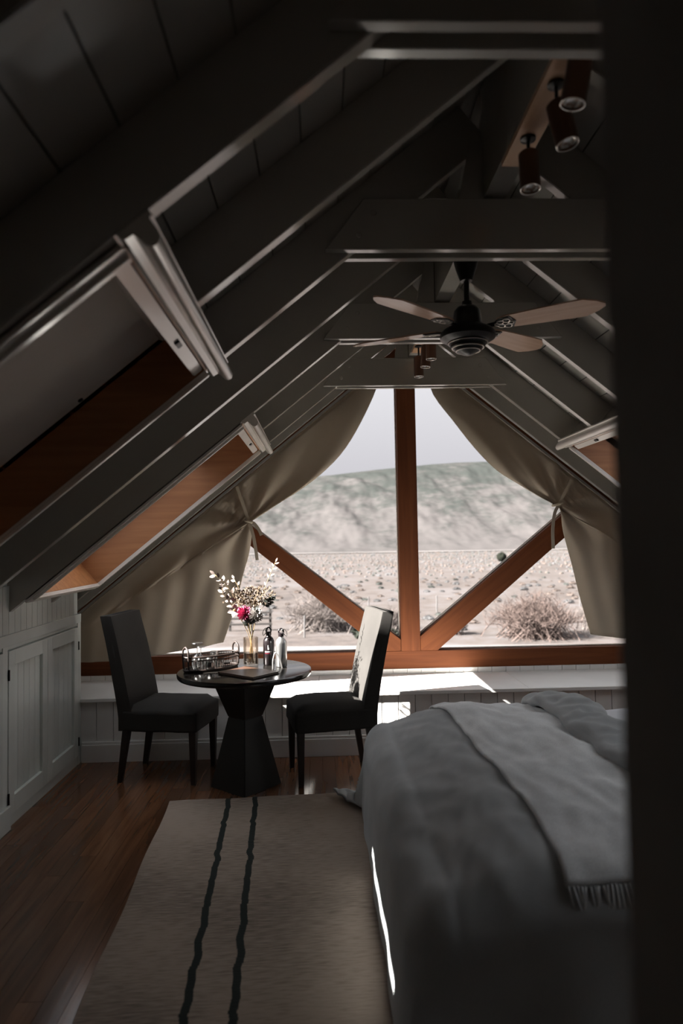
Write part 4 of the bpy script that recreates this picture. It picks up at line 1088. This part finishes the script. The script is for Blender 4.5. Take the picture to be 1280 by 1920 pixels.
def hill_material():
    m, n, l, b = _nodes('eroded_hill')
    b.inputs['Roughness'].default_value = 1.0; b.inputs['Specular IOR Level'].default_value = 0.0
    tc = n.new('ShaderNodeTexCoord'); geo = n.new('ShaderNodeSeparateXYZ'); l.new(tc.outputs['Object'], geo.inputs[0])
    mp = n.new('ShaderNodeMapping'); mp.inputs['Rotation'].default_value = (0, R(28), 0); mp.inputs['Scale'].default_value = (1, 1, 2.2); l.new(tc.outputs['Object'], mp.inputs[0])
    nz = n.new('ShaderNodeTexNoise'); nz.inputs['Scale'].default_value = 0.030; nz.inputs['Detail'].default_value = 11; nz.inputs['Roughness'].default_value = 0.68; nz.inputs['Distortion'].default_value = 0.5
    l.new(mp.outputs[0], nz.inputs['Vector'])
    # green towards the crest, bare cream earth lower down
    mr = n.new('ShaderNodeMapRange'); mr.inputs['From Min'].default_value = 0; mr.inputs['From Max'].default_value = 60
    mr.inputs['To Min'].default_value = 0.14; mr.inputs['To Max'].default_value = -0.13; l.new(geo.outputs['Z'], mr.inputs['Value'])
    n2 = n.new('ShaderNodeTexNoise'); n2.inputs['Scale'].default_value = 0.12; n2.inputs['Detail'].default_value = 8; n2.inputs['Roughness'].default_value = 0.75; n2.inputs['Distortion'].default_value = 1.2
    l.new(mp.outputs[0], n2.inputs['Vector'])
    m2 = n.new('ShaderNodeMath'); m2.operation = 'MULTIPLY_ADD'; m2.inputs[1].default_value = 0.55; m2.inputs[2].default_value = -0.275; l.new(n2.outputs['Fac'], m2.inputs[0])
    a0 = n.new('ShaderNodeMath'); a0.operation = 'ADD'; l.new(nz.outputs['Fac'], a0.inputs[0]); l.new(m2.outputs[0], a0.inputs[1])
    ad = n.new('ShaderNodeMath'); ad.operation = 'ADD'; l.new(a0.outputs[0], ad.inputs[0]); l.new(mr.outputs[0], ad.inputs[1])
    rp = n.new('ShaderNodeValToRGB'); e = rp.color_ramp.elements
    e[0].position = 0.34; e[0].color = (0.0320, 0.0359, 0.0348, 1); e[1].position = 0.64; e[1].color = (0.0684, 0.0652, 0.0662, 1)
    k = e.new(0.45); k.color = (0.0420, 0.0436, 0.0431, 1); k = e.new(0.52); k.color = (0.0552, 0.0541, 0.0546, 1)
    l.new(ad.outputs[0], rp.inputs[0]); l.new(rp.outputs[0], b.inputs['Base Color'])
    return m
CREST = [(-0.30, 0.070), (-0.124, 0.086), (-0.031, 0.091), (0.017, 0.097), (0.079, 0.104), (0.143, 0.109), (0.198, 0.113), (0.262, 0.114), (0.318, 0.111), (0.40, 0.098), (0.60, 0.085)]
def crest(t):
    for (a, za), (b, zb) in zip(CREST, CREST[1:]):
        if t <= b: return za + (zb-za)*max(0, (t-a))/(b-a)
    return CREST[-1][1]
HY0, HY1 = 380.0, 640.0
bm = bmesh.new()
def hillf(u, v):
    t = -0.32 + 0.95*u; y = HY0 + (HY1-HY0+120)*v; x = t*(HY0*0.5+HY1*0.5)
    tt = x/HY1
    top = 1.56 + crest(tt)*HY1
    k = min(1.0, (y-HY0)/(HY1-HY0)); base = gz(x, HY0)
    s = 0.10*k + 0.90*(k*k*(3-2*k))
    # gullies running down the slope, deepest half way up
    n1 = noise.noise(Vector((x*0.018 + y*0.006, y*0.004, 1))); n2 = noise.noise(Vector((x*0.05+y*0.02, y*0.012, 4))); n3 = noise.noise(Vector((x*0.11, y*0.05, 7)))
    amp = 4*k*(1-k)
    rg = -abs(n1)*6*amp + n2*3*amp + n3*1.3*amp + 0.6*amp*noise.noise(Vector((x*0.25, y*0.11, 3)))
    z = base + (top-base)*s + rg
    if y > HY1: z = top - (y-HY1)*0.03
    return (x, y + n1*10*amp, z - (1.0 if k <= 0 else 0.0))
grid(bm, hillf, 420, 130)
hill = link('hill', bm, hill_material(), smooth=True); structure(hill, 'long eroded grey green hill with bare cream slopes across the plain')
bm = bmesh.new()
grid(bm, lambda u, v: (-90+330*u, 350 + 34*v + 10*math.sin(u*9) + 6*u, gz(-90+330*u, 350+34*v+10*math.sin(u*9)+6*u) + 0.35), 60, 6)
sand = link('sand_flat', bm, mat('pale_sand', (0.1200, 0.1128, 0.1128), 1.0, var=0.08, scale=(0.05, 0.05, 0.05)), smooth=True); structure(sand, 'pale sandy strip at the foot of the hill')
bm = bmesh.new()
grid(bm, lambda u, v: (-14+44*u, 24.5 + 4.6*v + 0.7*math.sin(u*7), -2.93), 40, 3)
road = link('track', bm, mat('pale_gravel', (0.1140, 0.1104, 0.1128), 1.0, var=0.12, scale=(3, 3, 3)), smooth=True); structure(road, 'pale gravel track just outside below the window')

SAGE = [mat('sagebrush_grey', (0.0864, 0.0876, 0.0912), 1.0, var=0.18, scale=(8, 8, 8), rand=0.2, spec=0),
        mat('sagebrush_tan', (0.1056, 0.0888, 0.0816), 1.0, var=0.18, scale=(8, 8, 8), rand=0.2, spec=0),
        mat('sagebrush_green', (0.0576, 0.0624, 0.0600), 1.0, var=0.2, scale=(8, 8, 8), rand=0.2, spec=0)]
def shrub_mesh(seed, n=90):
    rr = random.Random(seed); bm = bmesh.new()
    bmesh.ops.create_icosphere(bm, subdivisions=2, radius=0.42)
    for v in bm.verts:
        k = 1 + 0.45*noise.noise(v.co*4 + Vector((seed, 0, 0))); v.co = Vector((v.co.x*k, v.co.y*k, max(0, v.co.z*0.72*k+0.16)))
    for k in range(n):
        a = rr.uniform(0, 6.28); e = rr.uniform(0.1, 1.5); d = V((math.cos(a)*math.cos(e), math.sin(a)*math.cos(e), math.sin(e)*0.8))
        p = d*0.36 + V((0, 0, 0.12)); leaf_mesh(bm, p, d + V((rr.uniform(-.5, .5), rr.uniform(-.5, .5), rr.uniform(0, .6))), V((rr.uniform(-1, 1), rr.uniform(-1, 1), 0.3)), rr.uniform(0.12, 0.26), rr.uniform(0.015, 0.04), 0.1)
    me = bpy.data.meshes.new('shrub'); bm.to_mesh(me); bm.free(); return me
kinds = []
for k in range(3):
    me = shrub_mesh(k+1); me.materials.append(SAGE[k]); kinds.append(me)
SL = ['low grey sagebrush bush dotted over the plain', 'low tan dry bush dotted over the plain', 'low dark green bush dotted over the plain']
SG = ['grey sagebrush on the plain', 'tan bushes on the plain', 'dark green bushes on the plain']
THICK = [(9.8, 31.5, 4.6), (13.8, 33.5, 3.0), (0.2, 36.0, 4.8), (3.6, 35.5, 1.6), (6.4, 33.0, 1.4)]
SPOTS = [(a, b, c*0.85) for a, b, c in THICK] + [(2.05, 32.5, 1.3), (3.3, 32.2, 0.9), (-4, 36, 2.0), (-0.85, 33, 0.2), (7.4, 44, 0.2), (3, 44, 0.2), (17.5, 46, 0.2)]
rr = random.Random(42); cnt = 0
while cnt < 290:
    y = 31 + 55*rr.random()**0.75; x = y*rr.uniform(-0.17, 0.50)
    k = rr.choices((0, 1, 2), (5, 4, 1.3))[0]; s_ = rr.uniform(0.4, 0.85)
    if any(math.hypot(x-a, y-b) < 0.75*(s_+c)+0.1 for a, b, c in SPOTS): continue
    SPOTS.append((x, y, s_))
    o = bpy.data.objects.new('sagebrush', kinds[k]); COL.objects.link(o)
    o.location = (x, y, gz(x, y)-0.03); o.scale = (s_, s_, s_*rr.uniform(0.45, 0.75)); o.rotation_euler = (0, 0, rr.uniform(0, 6.28))
    tag(o, SL[k], 'bush', SG[k]); cnt += 1
# the brush farther out is past counting
bm = bmesh.new(); r3 = random.Random(77)
for k in range(3):
    for j in range((2700, 1900, 1100)[k]):
        y = 90 + 255*r3.random()**0.85; x = y*r3.uniform(-0.20, 0.52); s_ = r3.uniform(0.14, 0.36)*(1+y/600)
        c = V((x, y, gz(x, y))); top = bm.verts.new(c + V((0, 0, s_*0.75))); ring = []
        for q in range(6):
            a = q*math.pi/3; ring.append((bm.verts.new(c + V((math.cos(a)*s_*0.55, math.sin(a)*s_*0.5, s_*0.5*r3.uniform(0.7, 1.1)))), bm.verts.new(c + V((math.cos(a)*s_*0.7, math.sin(a)*s_*0.6, -0.05)))))
        for q in range(6):
            a, b = ring[q], ring[(q+1) % 6]; bm.faces.new((top, a[0], b[0])).material_index = k; bm.faces.new((a[0], a[1], b[1], b[0])).material_index = k
o = link('distant_sagebrush', bm, SAGE[0]); o.data.materials.append(SAGE[1]); o.data.materials.append(SAGE[2])
tag(o, 'sagebrush scattered far over the plain towards the hill', 'brush', None, 'stuff')
# twiggy thickets near the house
TWIG = mat('bare_twig', (0.155, 0.138, 0.132), 1.0, var=0.3, scale=(2, 2, 2), spec=0)
TWIGR = mat('reddish_twig', (0.125, 0.098, 0.090), 1.0, var=0.3, scale=(2, 2, 2), spec=0)
def thicket(x, y, w, h, n, m, label, seed):
    root = empty('bare_bush', (x, y, gz(x, y))); tag(root, label, 'bush')
    rr = random.Random(seed); bm = bmesh.new(); b2 = bmesh.new()
    for k in range(n):
        a = rr.uniform(0, 6.28); q = rr.random()**0.6
        b0 = V((rr.gauss(0, 0.16)*w, rr.gauss(0, 0.16)*w, 0)); tip = V((math.cos(a)*q*w*0.5, math.sin(a)*q*w*0.5, h*(1-0.55*q*q)*rr.uniform(0.6, 1.08)))
        mid = b0.lerp(tip, 0.5) + V((rr.gauss(0, 0.1), rr.gauss(0, 0.1), 0.12*h))
        tube(bm, [b0, mid, tip], [0.022, 0.015, 0.006], 3, caps=False)
        for j in range(7):
            t = rr.uniform(0.3, 1.0); p = mid.lerp(tip, (t-0.5)*2) if t > 0.5 else b0.lerp(mid, t*2)
            e = p + V((rr.gauss(0, 0.22), rr.gauss(0, 0.22), rr.uniform(0.1, 0.42)))
            tube(b2, [p, e], [0.011, 0.004], 3, caps=False)
    a_ = link('branches', bm, m, root); a_['kind'] = 'stuff'; c_ = link('twigs', b2, m, root); c_['kind'] = 'stuff'
thicket(9.8, 31.5, 4.6, 2.0, 340, TWIGR, 'wide bare reddish bush low in the right lower pane', 1)
thicket(13.8, 33.5, 3.0, 1.3, 200, TWIG, 'bare bush beside the right curtain hem outside', 2)
thicket(0.2, 36.0, 4.8, 2.1, 330, TWIG, 'wide bare grey bush behind the drinking bottles outside', 3)
thicket(3.6, 35.5, 1.6, 1.0, 80, TWIG, 'small bare bush behind the sunlit chair back outside', 4)
thicket(6.4, 33.0, 1.4, 0.9, 60, TWIGR, 'small round pale bush left of the reddish bush outside', 5)
# single dark juniper
jn = empty('juniper', (0.266*150, 150, gz(40, 150))); tag(jn, 'small dark round juniper alone on the plain near the hill', 'tree')
bm = bmesh.new(); bmesh.ops.create_icosphere(bm, subdivisions=3, radius=1.0)
for v in bm.verts: v.co = V((v.co.x*1.05, v.co.y*1.05, v.co.z*1.05+1.1))*(1+0.22*noise.noise(v.co*3))
link('crown', bm, mat('juniper_green', (0.0168, 0.0192, 0.0156), 1.0, var=0.3, spec=0), jn)
bm = bmesh.new(); tube(bm, [(0, 0, -0.1), (0, 0, 0.6)], 0.14, 6); link('trunk', bm, TWIG, jn)
GREENB = mat('dark_shrub', (0.0264, 0.0300, 0.0252), 1.0, var=0.3, spec=0)
me = shrub_mesh(9, 160); me.materials.append(GREENB)
for x, y, s_, lb in ((2.05, 32.5, 1.35, 'dark green bush outside between bottles and chair back'), (3.3, 32.2, 0.9, 'small dark bush outside hidden behind the chair back edge')):
    o = bpy.data.objects.new('green_bush', me); COL.objects.link(o); o.location = (x, y, gz(x, y)); o.scale = (s_, s_, s_*0.8); tag(o, lb, 'bush')
# weathered rail fence behind the bouquet
fe = empty('rail_fence', (-3.0, 36.0, gz(0, 36))); tag(fe, 'short weathered rail fence outside beside the white bloom', 'fence')
FENM = mat('weathered_rail', (0.0420, 0.0384, 0.0372), 0.9)
for z in (0.35, 0.65, 0.95): 
    bm = bmesh.new(); box(bm, -1.9, 0.4, -0.03, 0.03, z-0.05, z+0.05); link('rail', bm, FENM, fe)
for x in (-1.8, -0.7, 0.3):
    bm = bmesh.new(); box(bm, x-0.06, x+0.06, 0.03, 0.13, -0.05, 1.15); link('post', bm, FENM, fe)
for k, (x, y) in enumerate(((-0.85, 33.0), (7.4, 44.0), (3.0, 44.0), (17.5, 46.0))):
    bm = bmesh.new(); tube(bm, [(0, 0, -0.05), (0.02, 0, 1.05)], 0.05, 6); o = link('fence_post', bm, mat('bleached_post', (0.1200, 0.1176, 0.1200), 0.9) if k == 0 else MATS['bleached_post'])
    o.location = (x, y, gz(x, y)); tag(o, ['pale fence post outside just right of the silver bottle', 'thin fence post on the plain in the right lower pane', 'thin fence post on the plain beside the chair back', 'thin fence post outside near the right curtain'][k], 'post', 'fence posts outside')
